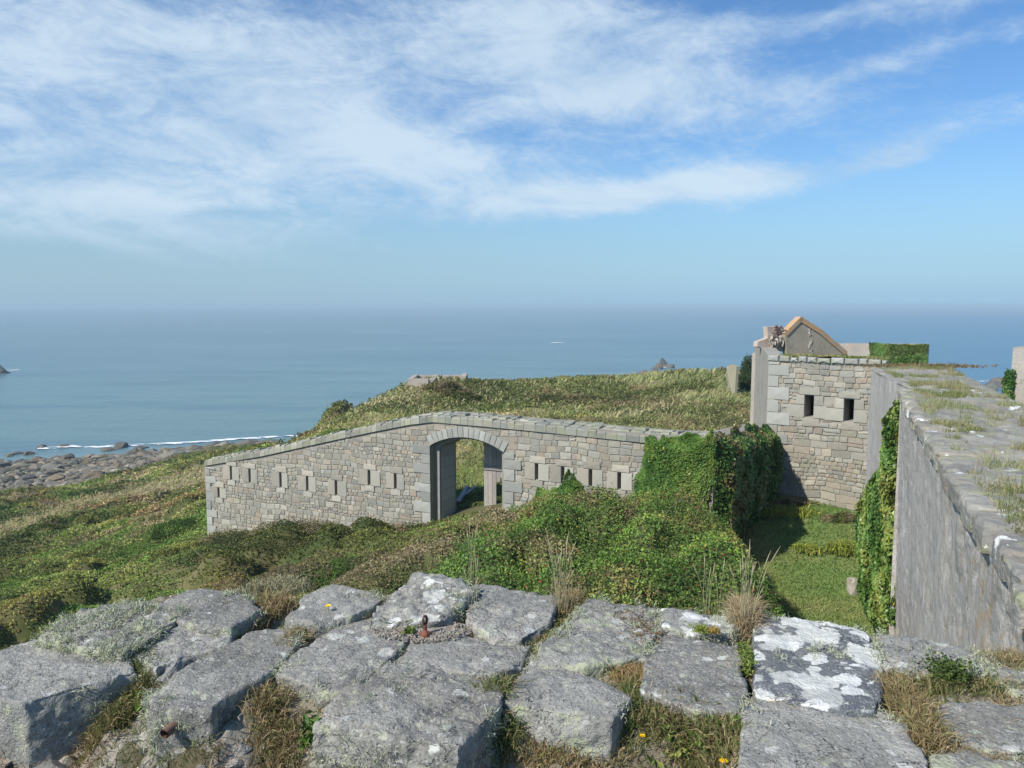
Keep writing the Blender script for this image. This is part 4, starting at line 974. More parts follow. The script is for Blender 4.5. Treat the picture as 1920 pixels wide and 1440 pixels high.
ivy('ivy clinging to the left edge of the concrete pier', lambda s, z, d: np.array([PIERa[0]-.15, PIERa[1]-.1, 0])+np.array([s, .15*s, z])+np.array([0, d, 0]), [(-.12, -1.9), (.2, -1.9), (.25, -5), (-.3, -5)], 1200, .10, IVY, None, 7, .02, .2)

# ------------------------------------------------------------------ shore rocks, sea
def rock_mesh(name, seed, sub=3, col=(.2, .18, .14)):
    import bmesh
    bm = bmesh.new(); bmesh.ops.create_icosphere(bm, subdivisions=sub, radius=1); rng = np.random.default_rng(seed)
    V = np.array([v.co[:] for v in bm.verts]); F = [[v.index for v in f.verts] for f in bm.faces]; bm.free()
    for q in range(9):
        d = rsphere(1, rng)[0]; h = rng.uniform(.45, .8); e = V@d-h; V = V-np.where(e > 0, e, 0)[:, None]*d*.9
    V = V*(1+.22*(fbm(V+seed, 2.2, 3, seed)-.5))[:, None]; V[:, 2] *= .62
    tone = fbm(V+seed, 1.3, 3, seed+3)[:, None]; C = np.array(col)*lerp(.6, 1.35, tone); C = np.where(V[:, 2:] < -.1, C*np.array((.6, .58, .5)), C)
    return raw_mesh(name, V, np.array(F), np.full(len(F), 3), C, sub < 3)
RM_ = [rock_mesh('shore_rock', 200+i, 3, c) for i, c in enumerate([(.13, .12, .095), (.15, .125, .09), (.11, .11, .095), (.16, .125, .09), (.12, .115, .095)])]
rr = np.random.default_rng(31)
def rock(name, lab, cat, group, p, s, i, mat=M_ROCK):
    o = bpy.data.objects.new(name, RM_[i % 5]); scene.collection.objects.link(o); o.location = p; o.scale = s; o.rotation_euler = (rr.uniform(-.2, .2), rr.uniform(-.2, .2), rr.uniform(0, 6.3)); 
    if not RM_[i % 5].materials: RM_[i % 5].materials.append(mat)
    return tag(o, lab, cat, group)
big = [(205, 843, 3.0, 'dark boulder at the left end of the surf line, behind a wet ledge'), (120, 836, 3.0, 'flat topped rock standing alone in the foam at the left end of the surf'), (78, 838, 3.2, 'pointed dark rock at the water edge, left of the foam'), (55, 850, 3.0, 'low jagged rock below the pointed dark rock'),
       (225, 838, 4.2, 'large brown boulder touching the surf line'), (262, 839, 3.0, 'round boulder right of the large brown one at the surf line'), (315, 850, 2.8, 'reddish boulder in the shallows right of the surf boulders'), (363, 841, 2.4, 'brown boulder in the shallow water before the wall corner'),
       (395, 836, 2.4, 'dark rock half awash behind the free end of the wall'), (483, 830, 3.2, 'brown rock behind the sloping top of the wall'), (432, 833, 2.2, 'small rock awash between two bigger ones beyond the wall'), (66, 872, 3.5, 'big grey boulder on the boulder beach, left of its middle'),
       (128, 874, 3.2, 'pale grey boulder in the middle of the boulder beach'), (175, 868, 3.0, 'dark angular boulder on the boulder beach'), (250, 860, 3.0, 'brown boulder at the inner edge of the shallows'), (340, 858, 3.0, 'reddish brown boulder just above the green slope')]
for i, (u, v, s, lab) in enumerate(big):
    p = atz(u, v, SEA+.2); q = ground(p[0], p[1]); p[2] = max(SEA-.1, q)+.2; s *= .55; rock('boulder', lab, 'rock', 'large boulders along the shore', p, (s*rr.uniform(.8, 1.2), s*rr.uniform(.6, .9), s*rr.uniform(.55, .8)), i)
# the boulder beach itself, a mass of rocks
V0 = [np.array([v.co[:] for v in rock_mesh('seed_rock', 300+i, 1).vertices]) for i in range(4)]
bpy.data.meshes.remove(bpy.data.meshes['seed_rock']) if 'seed_rock' in bpy.data.meshes else None
_tmp = rock_mesh('pebble', 1, 1); F0 = np.array([list(p.vertices) for p in _tmp.polygons]); bpy.data.meshes.remove(_tmp)
n = 30000; y = rr.uniform(100, 178, n); x = rr.uniform(-1.0, .05, n)*y; g = ground(x, y); dens = fbm(np.stack([x, y], -1), .06, 3, 113)
k = ((g < -25.6) & (g > -29.9)) | ((g <= -29.9) & (g > -30.9) & (dens > .60)); x, y, g = x[k], y[k], g[k]; n = len(x)
s = np.exp(rr.normal(size=n)*.6)*.46; ang = rr.uniform(0, 6.28, n); mb = MB((-70, 140, -29)); 
for k in range(n):
    v = V0[k % 4]*np.array([s[k], s[k]*.75, s[k]*.7]); c_, s__ = math.cos(ang[k]), math.sin(ang[k]); v = np.stack([v[:, 0]*c_-v[:, 1]*s__, v[:, 0]*s__+v[:, 1]*c_, v[:, 2]], -1)+np.array([x[k], y[k], max(g[k], SEA-.35)+.15*s[k]])
    mb.addarr(v, F0, np.array([(.17, .155, .12), (.22, .20, .15), (.12, .115, .09), (.26, .235, .18), (.16, .155, .13), (.19, .15, .10)][rr.integers(6)])*rr.uniform(.7, 1.2))
tag(mb.build('boulder_beach', M_ROCK), 'grey and brown boulders covering the beach below the slope', 'rocks', kind='stuff')
# reefs at sea
for lab, lst in (('dark jagged reef standing in the sea beyond the right end of the headland', [(1243, 684, 4, 5.6), (1237, 686, 4.5, 3.2), (1251, 686, 6, 2.8), (1230, 688, 6, 1.6)]), ('low dark reef just clear of the headland skyline, left of the jagged reef', [(1196, 702, 5, 1.8), (1210, 699, 5, 2.6), (1224, 697, 4, 3.2), (1215, 703, 7, 1.5)]),
                 ('dark sea stack cut by the left edge of the view', [(-9, 697, 8, 8), (6, 697, 5, 1.5)]), ('dark reef between the rampart top and the concrete pier', [(1868, 722, 8, 3), (1885, 722, 10, 4.5), (1850, 728, 6, 1.5), (1895, 742, 8, 3)])):
    c0 = atz(lst[0][0], lst[0][1]+3, SEA); r = empty('sea_rock', tuple(c0), lab, 'rock')
    for i, (u, v, w, h) in enumerate(lst):
        p = atz(u, v+3, SEA); o = bpy.data.objects.new('rock', RM_[(i+2) % 5]); scene.collection.objects.link(o); o.parent = r; o.location = p-c0; o.scale = (w*.7, w*.6, h*1.3); o.rotation_euler = (0, 0, i*1.3)

m, M, p, o = mat_new('sea_water'); P = M.geo('Position'); px, py, pz = M.xyz(P)
dist = (px*px+py*py).m('SQRT')
st1 = M.noise(M.scale(P, (.0022, .010, 1)), 1.0, 5, .6, .4); st2 = M.noise(M.scale(P, (.012, .05, 1)), 1.0, 4, .6)
w1 = M.noise(M.scale(P, (.10, .22, 1)), 1.0, 6, .62, .4); w2 = M.noise(M.scale(P, (.55, .9, 1)), 1.0, 4, .6)
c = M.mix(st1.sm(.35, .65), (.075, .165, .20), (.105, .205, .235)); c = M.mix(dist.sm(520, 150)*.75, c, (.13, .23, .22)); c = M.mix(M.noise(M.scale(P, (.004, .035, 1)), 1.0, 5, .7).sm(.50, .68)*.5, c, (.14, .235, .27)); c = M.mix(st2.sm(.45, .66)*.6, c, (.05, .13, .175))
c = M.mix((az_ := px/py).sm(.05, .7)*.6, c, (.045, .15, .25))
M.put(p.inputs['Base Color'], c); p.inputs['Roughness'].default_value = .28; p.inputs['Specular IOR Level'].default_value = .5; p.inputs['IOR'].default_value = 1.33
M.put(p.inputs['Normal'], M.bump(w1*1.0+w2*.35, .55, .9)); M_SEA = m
xs = np.concatenate([-np.geomspace(30000, 60, 40), np.linspace(-50, 50, 11), np.geomspace(60, 30000, 40)]); ys = np.concatenate([np.linspace(60, 400, 20), np.geomspace(420, 32000, 40)])
Pz = np.stack(np.broadcast_arrays(xs[None, :], ys[:, None], np.full((1, 1), SEA)), -1).astype(float); tag(gridmesh('sea', Pz, None, M_SEA), kind='structure')
# surf
m, M, p, o = mat_new('foam'); P = M.geo('Position'); n1 = M.noise(M.scale(P, (.25, .7, 1)), 1.0, 6, .7); p.inputs['Base Color'].default_value = (.80, .83, .83, 1); p.inputs['Roughness'].default_value = .9
t_ = M.new('ShaderNodeBsdfTransparent'); mx = M.new('ShaderNodeMixShader'); e_ = M.attr('Col'); er, eg, eb = M.xyz(e_)
M.put(mx.inputs[0], (n1*1.6+er*.35).sm(.98, 1.15)); M.t.links.new(t_.outputs[0], mx.inputs[1]); M.t.links.new(p.outputs[0], mx.inputs[2]); M.t.links.new(mx.outputs[0], o.inputs[0]); M_FOAM = m
def foam(name, pts, wid, lab, z=.12):
    P = np.array([atz(u, v, SEA) for u, v in pts]); L = np.concatenate([[0], np.cumsum(np.hypot(*np.diff(P[:, :2], axis=0).T))]); n = int(L[-1]/.8)+2; t = np.linspace(0, L[-1], n)
    C = np.stack([np.interp(t, L, P[:, i]) for i in range(3)], -1); T = norm(np.gradient(C, axis=0)); N_ = np.stack([-T[:, 1], T[:, 0], 0*T[:, 0]], -1)
    C = C+N_*((fbm(C, .06, 3, 121)-.5)*wid*1.6)[:, None]; ww = wid*(.35+1.1*fbm(C, .045, 3, 123))*np.sin(np.clip(t/L[-1], .02, .98)*np.pi)**.4
    q = np.linspace(-1, 1, 9); G_ = C[:, None]+N_[:, None]*(q[None, :, None]*ww[:, None, None]); G_[..., 2] = SEA+z+.22*np.exp(-(q*2)**2)[None, :]*(fbm(G_, .3, 2, 8))
    col = np.broadcast_to((1-q**2)[None, :, None], G_.shape); o = gridmesh(name, G_, col, M_FOAM); tag(o, lab, 'surf', kind='stuff')
foam('surf', [(130, 841), (180, 838), (230, 835), (280, 834), (340, 831), (400, 827), (460, 822), (540, 817), (590, 815)], 2.4, 'white line of surf breaking along the shore')
foam('surf', [(70, 842), (95, 840), (130, 838), (160, 839)], 2.2, 'patch of white foam washing round the rocks at the left end of the surf', .14)
foam('surf', [(8, 696), (22, 695), (36, 694)], 3.0, 'small patch of foam beside the sea stack at the left edge', .14)
foam('surf', [(1030, 644), (1046, 642), (1060, 643)], 5.0, 'tiny white breaker far out at sea', .14)
foam('surf', [(1228, 690), (1245, 690), (1266, 688)], 3.0, 'thin foam at the foot of the jagged reef', .14)
foam('surf', [(1835, 716), (1855, 715), (1875, 717)], 4.0, 'foam around the reef right of the rampart', .14)
# ------------------------------------------------------------------ foreground parapet of big granite blocks
ZP = -1.30
def mat_granite(name, white=0.0, green=.4, pale=.3, base=((.195, .193, .172), (.325, .32, .285))):
    m, M, p, o = mat_new(name); P = M.geo('Position'); oi = S(M.t, M.new('ShaderNodeObjectInfo').outputs['Random'])
    px, py, pz = M.xyz(P); Q = M.vec(px+oi*3.0, py, pz)
    n0 = M.noise(Q, 3.2, 4, .6); n1 = M.noise(Q, 26, 5, .7); n2 = M.noise(Q, 95, 3, .7); v1 = M.vor(Q, 150, 'F1', 1, 'Color'); vx, vy, vz = M.xyz(v1)
    c = M.mix(n0.sm(.32, .68), base[0], base[1]); tone = (oi-.5)*.38+1.0+(n1-.5)*.75+(n2-.5)*.5; c = M.mix(1.0, c, M.vec(tone, tone, tone), 'MULTIPLY')
    c = M.mix(vx.sm(.84, .93)*.5, c, (.50, .50, .48)); c = M.mix(vy.sm(.86, .94)*.6, c, (.07, .075, .08))
    nb_ = M.noise(Q, 7, 5, .7)
    c = M.mix(nb_.sm(.55, .70)*.5, c, (.33, .335, .315))
    crk = (M.noise(Q, 4.6, 5, .62, .6)-.5).m('ABSOLUTE').sm(.0045, .0)*M.noise(Q, 3.0, 2, .5).sm(.5, .58); c = M.mix(crk*.75, c, (.07, .068, .06)); c = M.mix(M.noise(Q, 2.2, 4, .6).sm(.5, .66)*.4, c, M.mix(oi.sm(.3, .6), (.25, .225, .175), (.16, .17, .165)))
    # pale green dust of lichen, stronger on steep sides
    nz = M.xyz(M.geo('Normal'))[2]; side = nz.sm(.85, .2)
    g1 = M.noise(Q, 8.5, 6, .72); g = (g1+side*.09+(n0-.5)*.2).sm(.66-.14*green, .72-.10*green); c = M.mix(g*.75, c, (.40, .43, .29))
    # round crusts
    wrp = M.noise(Q, 18, 6, .72, 0, True); a, b, cc = M.xyz(wrp); wf = M.noise(Q, 80, 3, .7, 0, True); a2, b2, c2 = M.xyz(wf); W_ = M.vec(px+oi*3.0+(a-.5)*.085+(a2-.5)*.02, py+(b-.5)*.085+(b2-.5)*.02, pz)
    for sc, thr, r, colr, amt in ((9, 1-.12*pale, .26, (.50, .51, .46), .85), (17, 1-.2*pale, .32, (.56, .57, .53), .8), (26, 1-.25*pale, .36, (.40, .42, .34), .8)):
        d = M.vor(W_, sc, 'F1', .9); k = M.xyz(M.vor(W_, sc, 'F1', .9, 'Color'))[0]; c = M.mix(d.sm(r+.03, r-.03)*k.sm(thr-.01, thr+.01)*nz.sm(.1, .5)*amt, c, colr)
    if white > 0:
        big = M.noise(Q, 4.2, 3, .5)
        for sc, thr, r, colr in ((7.5, .38, .52, (.48, .49, .455)), (6.0, .42, .50, (.60, .61, .57)), (11, .5, .5, (.66, .67, .64)), (20, .62, .42, (.62, .63, .58))):
            d = M.vor(W_, sc, 'F1', .95); k = M.xyz(M.vor(W_, sc, 'F1', .95, 'Color'))[1]; kk = (k+(big-.5)*.9+(white-1)*.35)
            c = M.mix(d.sm(r+.02, r-.02)*kk.sm(thr+.18-.01, thr+.18+.01)*nz.sm(.3, .6)*.95, c, colr)
    M.put(p.inputs['Base Color'], c); p.inputs['Roughness'].default_value = .88; p.inputs['Specular IOR Level'].default_value = .3
    M.put(p.inputs['Normal'], M.bump(n1*.8+n2*.6+nb_*.9-crk*1.2, .9, .014)); return m
MG = mat_granite('granite'); MGW = mat_granite('granite_white_lichen', 1.0, .1, .6, ((.12, .13, .14), (.18, .19, .195))); MGL = mat_granite('granite_green_lichen', 0, 1.15, 1.0); MGP = mat_granite('granite_flat', 0, .35, .9, ((.205, .20, .18), (.30, .294, .262)))
MGH = mat_granite('granite_half_lichen', .55, .3, .8)

def block(label, poly, depth, mat=None, dz=0., seed=0, amp=.009, flare=.02, tilt=(0, 0), vox=.0095, lich=.0, name='granite_block', mode=0, bev=.006, dx=(0, 0)):
    rng = np.random.default_rng(400+seed)
    P = np.array([atz(u, v, ZP+dz) for u, v in poly]); P[:, :2] += np.array(dx); c = P.mean(0); P = P-c; P[:, :2] *= 1+.028/np.linalg.norm(P[:, :2], axis=1, keepdims=True); P[:, 2] += P[:, 0]*tilt[0]+P[:, 1]*tilt[1]
    area = sum(P[i, 0]*P[(i+1) % len(P), 1]-P[(i+1) % len(P), 0]*P[i, 1] for i in range(len(P)))
    if area < 0: P = P[::-1]
    k = len(P); L = np.linalg.norm(P[:, :2], axis=1, keepdims=True); top2 = P.copy(); top2[:, :2] *= (1-bev/L)
    mid = P.copy(); mid[:, 2] -= bev*.8
    bot = P.copy(); bot[:, :2] *= (1+flare/L*rng.uniform(-1, 1, (k, 1))); bot[:, 2] = P[:, 2]-depth
    V = np.concatenate([bot, mid, top2]); F = [tuple(range(k))[::-1], tuple(2*k+j for j in range(k))]
    for r in (0, 1): F += [(r*k+j, r*k+(j+1) % k, (r+1)*k+(j+1) % k, (r+1)*k+j) for j in range(k)]
    lp = [i for f in F for i in f]; me = raw_mesh('t', V, lp, [len(f) for f in F])
    t = bpy.data.objects.new('t', me); scene.collection.objects.link(t); md = t.modifiers.new('r', 'REMESH'); md.mode = 'VOXEL'; md.voxel_size = vox
    dg = bpy.context.evaluated_depsgraph_get(); dg.update(); m2 = bpy.data.meshes.new_from_object(t.evaluated_get(dg)); bpy.data.objects.remove(t); bpy.data.meshes.remove(me)
    n = len(m2.vertices); co = np.zeros(n*3); m2.vertices.foreach_get('co', co); co = co.reshape(-1, 3); nn = np.zeros(n*3); m2.vertices.foreach_get('normal', nn); nn = nn.reshape(-1, 3)
    W_ = co+c+seed*3.1; e = fbm(W_, 4.0, 3, 7)-.5; f = fbm(W_, 13, 3, 9)-.5; g = fbm(W_, 42, 3, 11)-.5
    side = 1-np.clip(nn[:, 2], 0, 1); rid = np.abs(fbm(W_*np.array([1, 1, 2.]), 6, 3, 15)-.5)
    d = e*amp*1.6+f*amp*1.4+g*amp*1.0-(rid < .035)*amp*.45
    if mode == 1: d += (np.floor(fbm(W_, 3.0, 2, 19)*7)/7-.5)*amp*2.6
    # chipped corners: pull vertices near the top edges inward with noise
    dist = pline_dist(co[:, 0], co[:, 1], [tuple(q) for q in P[:, :2]]+[tuple(P[0, :2])]); near = np.exp(-dist/.028)*np.exp(-np.abs(co[:, 2]-(P[:, 2].mean()))/.03)
    d -= near*sst(fbm(W_, 9, 2, 21), .46, .70)*.020
    co = co+nn*d[:, None]; m2.vertices.foreach_set('co', co.astype(np.float32).ravel()); m2.polygons.foreach_set('use_smooth', np.ones(len(m2.polygons), bool)); m2.update(); m2.name = name
    o = link(name, m2, mat or MG, loc=c); tag(o, label, 'stone block', 'granite blocks of the parapet')
    if lich > 0:      # branched grey-green lichen standing on the surface
        q = fbm(co+c, 5.0, 4, 31+seed); thr = np.quantile(q, 1-min(lich, .9)); edge = np.exp(-dist/.03)*.6+side*.25
        w = sst(q+edge*.12, thr, thr+.05)*(nn[:, 2] > -.2)*(co[:, 2] > co[:, 2].max()-depth*.8); w = w/w.sum(); nt = int(1400*lich*(n/9000.0))+60
        ii = rng.choice(n, nt, p=w); per = 14; base = np.repeat(co[ii]+rng.normal(size=(nt, 3))*.004, per, 0)+rng.normal(size=(nt*per, 3))*.009
        tip = norm(np.repeat(nn[ii], per, 0)*.7+rng.normal(size=(nt*per, 3))*.7)*rng.uniform(.008, .026, (nt*per, 1))
        cl = palette(nt*per, [(.42, .45, .31), (.50, .52, .37), (.34, .37, .22), (.46, .47, .38)], rng)
        link('lichen', blades_me('lichen', base, tip, .0016, cl, rng, bend=.3), M_DRY, o)
    return o

BL = [
 ('large dark sided block at the far left, leaning out towards the camera', [(-120, 1262), (90, 1192), (160, 1212), (235, 1232), (246, 1256), (53, 1308), (4, 1303)], .30, MG, .0, dict(lich=.10)),
 ('pale block crusted with grey green lichen, leftmost on the outer edge', [(88, 1190), (158, 1140), (205, 1126), (266, 1140), (322, 1158), (286, 1186), (226, 1220), (150, 1206)], .30, MGL, .03, dict(lich=.55, amp=.02)),
 ('flat grey slab between orange mortar joints, second row on the left', [(246, 1216), (328, 1168), (378, 1174), (424, 1192), (420, 1207), (312, 1240), (300, 1250)], .20, MGP, .0, dict(lich=.05, amp=.009)),
 ('smooth domed grey block on the outer edge, second from the left', [(272, 1140), (318, 1120), (362, 1107), (430, 1109), (486, 1136), (430, 1174), (378, 1168), (334, 1155)], .30, MG, .03, dict(lich=.10)),
 ('long narrow block with a rusty pipe stub in its front face', [(286, 1292), (334, 1266), (400, 1226), (470, 1184), (552, 1176), (566, 1190), (518, 1242), (480, 1268), (416, 1306), (402, 1322), (300, 1318)], .42, MG, .0, dict(lich=.16)),
 ('grey block with a bushy lichen front, left of the big front block', [(522, 1254), (560, 1224), (640, 1168), (690, 1158), (764, 1166), (768, 1188), (722, 1232), (660, 1290), (600, 1283)], .26, MGP, .0, dict(lich=.12)),
 ('biggest block, nearest to the camera at the bottom centre', [(602, 1348), (657, 1300), (728, 1247), (800, 1248), (934, 1290), (926, 1318), (853, 1394)], .50, MG, .01, dict(lich=.04, amp=.015)),
 ('brownish flat block just below the rusty iron ring', [(750, 1232), (777, 1206), (867, 1193), (986, 1210), (966, 1240), (913, 1260), (837, 1253)], .25, MGP, -.005, dict(lich=.10, amp=.008)),
 ('highest block on the outer edge, broken along a step with a dark cleft', [(700, 1156), (740, 1112), (778, 1080), (828, 1082), (890, 1102), (853, 1134), (836, 1150), (800, 1157)], .32, MGH, .045, dict(lich=.05, mode=1, amp=.02)),
 ('rough block on the outer edge left of the highest block', [(548, 1156), (576, 1116), (624, 1096), (714, 1117), (696, 1132), (655, 1152), (600, 1164)], .32, MG, .03, dict(lich=.12)),
 ('grey block on the outer edge right of the highest block', [(884, 1158), (893, 1108), (908, 1099), (1042, 1119), (1020, 1166), (976, 1190), (926, 1187)], .32, MGP, .02, dict(lich=.20, amp=.012)),
 ('block spotted with pale tufts in the middle of the outer edge', [(1030, 1200), (1082, 1163), (1102, 1126), (1238, 1144), (1224, 1180), (1204, 1226), (1100, 1240), (1012, 1234)], .32, MGL, .012, dict(lich=.35, amp=.014)),
 ('block with an orange streak on its worn front edge, right of the biggest block', [(944, 1296), (1004, 1238), (1034, 1234), (1158, 1286), (1172, 1306), (1138, 1340), (1042, 1326), (950, 1310)], .28, MG, -.005, dict(lich=.10)),
 ('tall dark grey block between two grassy joints, right of the middle', [(1212, 1292), (1222, 1202), (1240, 1190), (1378, 1210), (1392, 1290), (1386, 1322), (1330, 1330)], .26, MGP, .0, dict(lich=.10, amp=.009)),
 ('small block patched with white lichen on the outer edge behind the dark grey block', [(1238, 1168), (1246, 1140), (1372, 1154), (1370, 1176), (1300, 1182)], .3, MGH, .012, dict(lich=.25)),
 ('dark block covered with large white lichen patches', [(1420, 1160), (1480, 1159), (1612, 1180), (1640, 1214), (1652, 1270), (1638, 1322), (1582, 1326), (1422, 1296)], .34, MGW, .01, dict(lich=.03, amp=.008)),
 ('wide dark block below the white patched one at the bottom right', [(1404, 1332), (1424, 1302), (1580, 1332), (1650, 1334), (1690, 1350), (1745, 1460), (1398, 1460)], .34, MG, -.005, dict(lich=.10, amp=.009)),
 ('dark block under tufted lichen on the outer edge right of the white patched one', [(1644, 1196), (1662, 1190), (1810, 1212), (1860, 1232), (1838, 1262), (1720, 1262), (1652, 1248)], .34, MGP, .0, dict(lich=.40)),
 ('pale worn block at the right edge of the view', [(1764, 1324), (1832, 1316), (1990, 1324), (1990, 1408), (1870, 1398), (1768, 1376)], .3, MG, -.01, dict(lich=.04)),
 ('lichened block cut by the bottom right corner', [(1760, 1420), (1832, 1413), (1990, 1436), (1990, 1530), (1760, 1520)], .3, MGL, -.02, dict(lich=.15)),
 ('block on the outer edge cut by the right edge of the view', [(1866, 1236), (1960, 1246), (2090, 1262), (2080, 1300), (1930, 1300), (1845, 1264)], .34, MGL, -.01, dict(lich=.35)),
]
BO = [block(l, p, d, m_, dz, i, **kw) for i, (l, p, d, m_, dz, kw) in enumerate(BL)]

# ---- masonry body of the parapet with mortar and soil between the blocks
EDGE = [(-420, 1400), (-120, 1262), (20, 1205), (95, 1178), (200, 1124), (330, 1112), (430, 1106), (560, 1118), (640, 1098), (715, 1112), (780, 1092), (890, 1108), (1040, 1120), (1240, 1140), (1372, 1152), (1420, 1160), (1610, 1182), (1660, 1194), (1810, 1212), (1960, 1238), (2200, 1275), (2700, 1330)]
eu = np.array([p[0] for p in EDGE]); ev = np.array([p[1] for p in EDGE]); nu = 620; uu = np.linspace(-420, 2700, nu); vv = np.interp(uu, eu, ev)
E = np.array([atz(a, b+9, ZP-.05) for a, b in zip(uu, vv)]); nq = 240; q = np.linspace(0, 1, nq)[None, :, None]
N0 = np.stack([np.linspace(-2.4, 2.6, nu), np.full(nu, .75), np.full(nu, ZP)], -1)
C = N0[:, None]*(1-q)+E[:, None]*q; xy = C[..., :2]
FRONT = [atz(*p, ZP)[:2] for p in ((-300, 1330), (0, 1262), (150, 1235), (270, 1268), (420, 1325), (520, 1300), (620, 1330), (700, 1340), (930, 1330), (1160, 1330), (1300, 1340), (1400, 1345), (1420, 1420), (1500, 1460), (1750, 1475), (2300, 1560))]
fx = np.array([p[0] for p in FRONT]); fy = np.array([p[1] for p in FRONT]); o_ = np.argsort(fx); fline = np.interp(xy[..., 0], fx[o_], fy[o_])
dd = xy[..., 1]-fline
gapm = sst(xy[..., 0], -1.45, -1.2)*sst(xy[..., 0], -.75, -.95)*0
low = sst(dd, .16, -.30); N3 = np.concatenate([xy, 0*xy[..., :1]], -1)
C[..., 2] = ZP-.052-low*((.27-.09*sst(-xy[..., 0], .7, 1.0))+.05*fbm(N3, 3, 2, 131))+(fbm(N3, 5, 4, 133)-.5)*.07+(fbm(N3, 18, 3, 135)-.5)*.035+low*(fbm(N3, 9, 4, 137)-.5)*.10+low*(np.abs(fbm(N3, 5, 4, 138)-.5)-.1)*.22
JO = [([(262, 1218), (300, 1200), (330, 1172), (345, 1158)], .022, (.44, .30, .16)), ([(335, 1160), (380, 1176), (425, 1184)], .02, (.44, .32, .19)), ([(640, 1172), (670, 1158), (700, 1160)], .05, (.36, .30, .23)), ([(1405, 1306), (1500, 1318), (1585, 1332)], .022, (.36, .27, .17)), ([(245, 1225), (240, 1200)], .02, (.40, .28, .16))]
jw = np.zeros(C.shape[:2]); jc = np.zeros(C.shape)
for pts, wd_, cc_ in JO:
    w_ = sst(pline_dist(xy[..., 0], xy[..., 1], [atz(*p, ZP) for p in pts])+(fbm(N3, 14, 3, 157)-.5)*.03, wd_*1.5, wd_*.5); jc = np.where((w_ > jw)[..., None], np.array(cc_), jc); jw = np.maximum(jw, w_)
C[..., 2] = C[..., 2]*(1-jw)+(ZP-.012+(fbm(N3, 20, 3, 159)-.5)*.03)*jw
t3 = fbm(N3, 2.6, 4, 139)[..., None]; t4 = fbm(N3, 11, 3, 141)[..., None]
col = lerp(np.array((.23, .20, .15)), np.array((.09, .08, .045)), sst(t3*.7+t4*.3, .44, .58)); col = lerp(col, np.array((.36, .335, .29)), sst(t4, .56, .66)*.7); col = col*(1-jw[..., None])+jc*jw[..., None]
par = empty('parapet_masonry', (0, 1.8, -3.0), 'broken mortar and rubble body of the parapet, filling the joints between the granite blocks', 'wall')
M_MORT2 = mat_attr('old_mortar', nsc=9, namp=.3, bsc=70, bst=.9, bd=.012, spots=[(6, .60, .6, 24, (.20, .19, .10)), (11, .64, .7, 50, (.50, .47, .42))])
gridmesh('mortar_bed', C-np.array(par.location), col, M_MORT2, parent=par)
nc = 5200; ii = rg.integers(2, nu-2, nc); jj = (rg.uniform(0, 1, nc)**.5*(nq-3)).astype(int)+1; cc_ = C[ii, jj]; keep_ = fbm(cc_, 4, 3, 151) > .42; cc_ = cc_[keep_]
m = MB(par.location)
for p in cc_:
    s_ = math.exp(rg.normal()*.45)*.0045; a_, b_ = norm(rg.normal(size=3)), norm(rg.normal(size=3)); b_ = norm(b_-a_*(a_@b_)); c3 = np.cross(a_, b_)
    m.box(p+(0, 0, s_*.2), a_*s_*1.5, b_*s_, c3*s_*.6, np.array([(.44, .40, .34), (.30, .28, .25), (.38, .31, .23), (.22, .21, .19)][rg.integers(4)])*rg.uniform(.8, 1.2))
o = m.build('mortar_crumbs', M_MORT2, par); o['kind'] = 'stuff'
nc = 60000; ii = rg.integers(2, nu-2, nc); jj = (rg.uniform(0, 1, nc)**.5*(nq-3)).astype(int)+1; cc_ = C[ii, jj]; cc_ = cc_[fbm(cc_, 3.5, 3, 153)+(fbm(cc_, 14, 2, 155)-.5)*.4 > .44]; nb3 = len(cc_)
n4 = 60000; i4 = rg.integers(2, nu-2, n4); j4 = (rg.uniform(.45, 1, n4)*(nq-3)).astype(int); p4 = C[i4, j4]; k4 = (low[i4, j4] > .25) & (fbm(p4, 2.6, 3, 171)+(fbm(p4, 10, 2, 173)-.5)*.35 > .42); p4 = p4[k4]; t4_ = rg.normal(size=p4.shape)*.035; t4_[:, 2] = rg.uniform(.01, .06, len(p4))
tag(link('dead_grass', blades_me('dead_grass', p4-(0, 0, .004), t4_, .0014, palette(len(p4), [(.30, .21, .11), (.38, .29, .17), (.20, .14, .08), (.13, .12, .05), (.13, .16, .05)], rg, None, p4, 4, 9), rg, bend=.6), M_DRY), 'brown dead grass in the broken hollows in front of the granite blocks', 'grass', kind='stuff')
tp3 = rg.normal(size=(nb3, 3))*.022; tp3[:, 2] = rg.uniform(.005, .035, nb3)
o = link('grass_litter', blades_me('grass_litter', cc_-(0, 0, .003), tp3, .0013, palette(nb3, [(.34, .25, .13), (.42, .33, .20), (.25, .18, .10), (.17, .17, .07), (.12, .15, .05)], rg, None, cc_, 5, 7), rg, bend=.4), M_DRY); tag(o, 'dry grass and moss litter matted over the mortar between the blocks', 'grass', kind='stuff')
_t3 = rock_mesh('t', 61, 3); VR = np.array([v.co[:] for v in _t3.vertices]); FRk = np.array([list(p.vertices) for p in _t3.polygons]); bpy.data.meshes.remove(_t3)
m = MB(par.location); nc = 2600; ii = rg.integers(2, nu-2, nc); jj = (rg.uniform(0.3, 1, nc)*(nq-3)).astype(int)+1
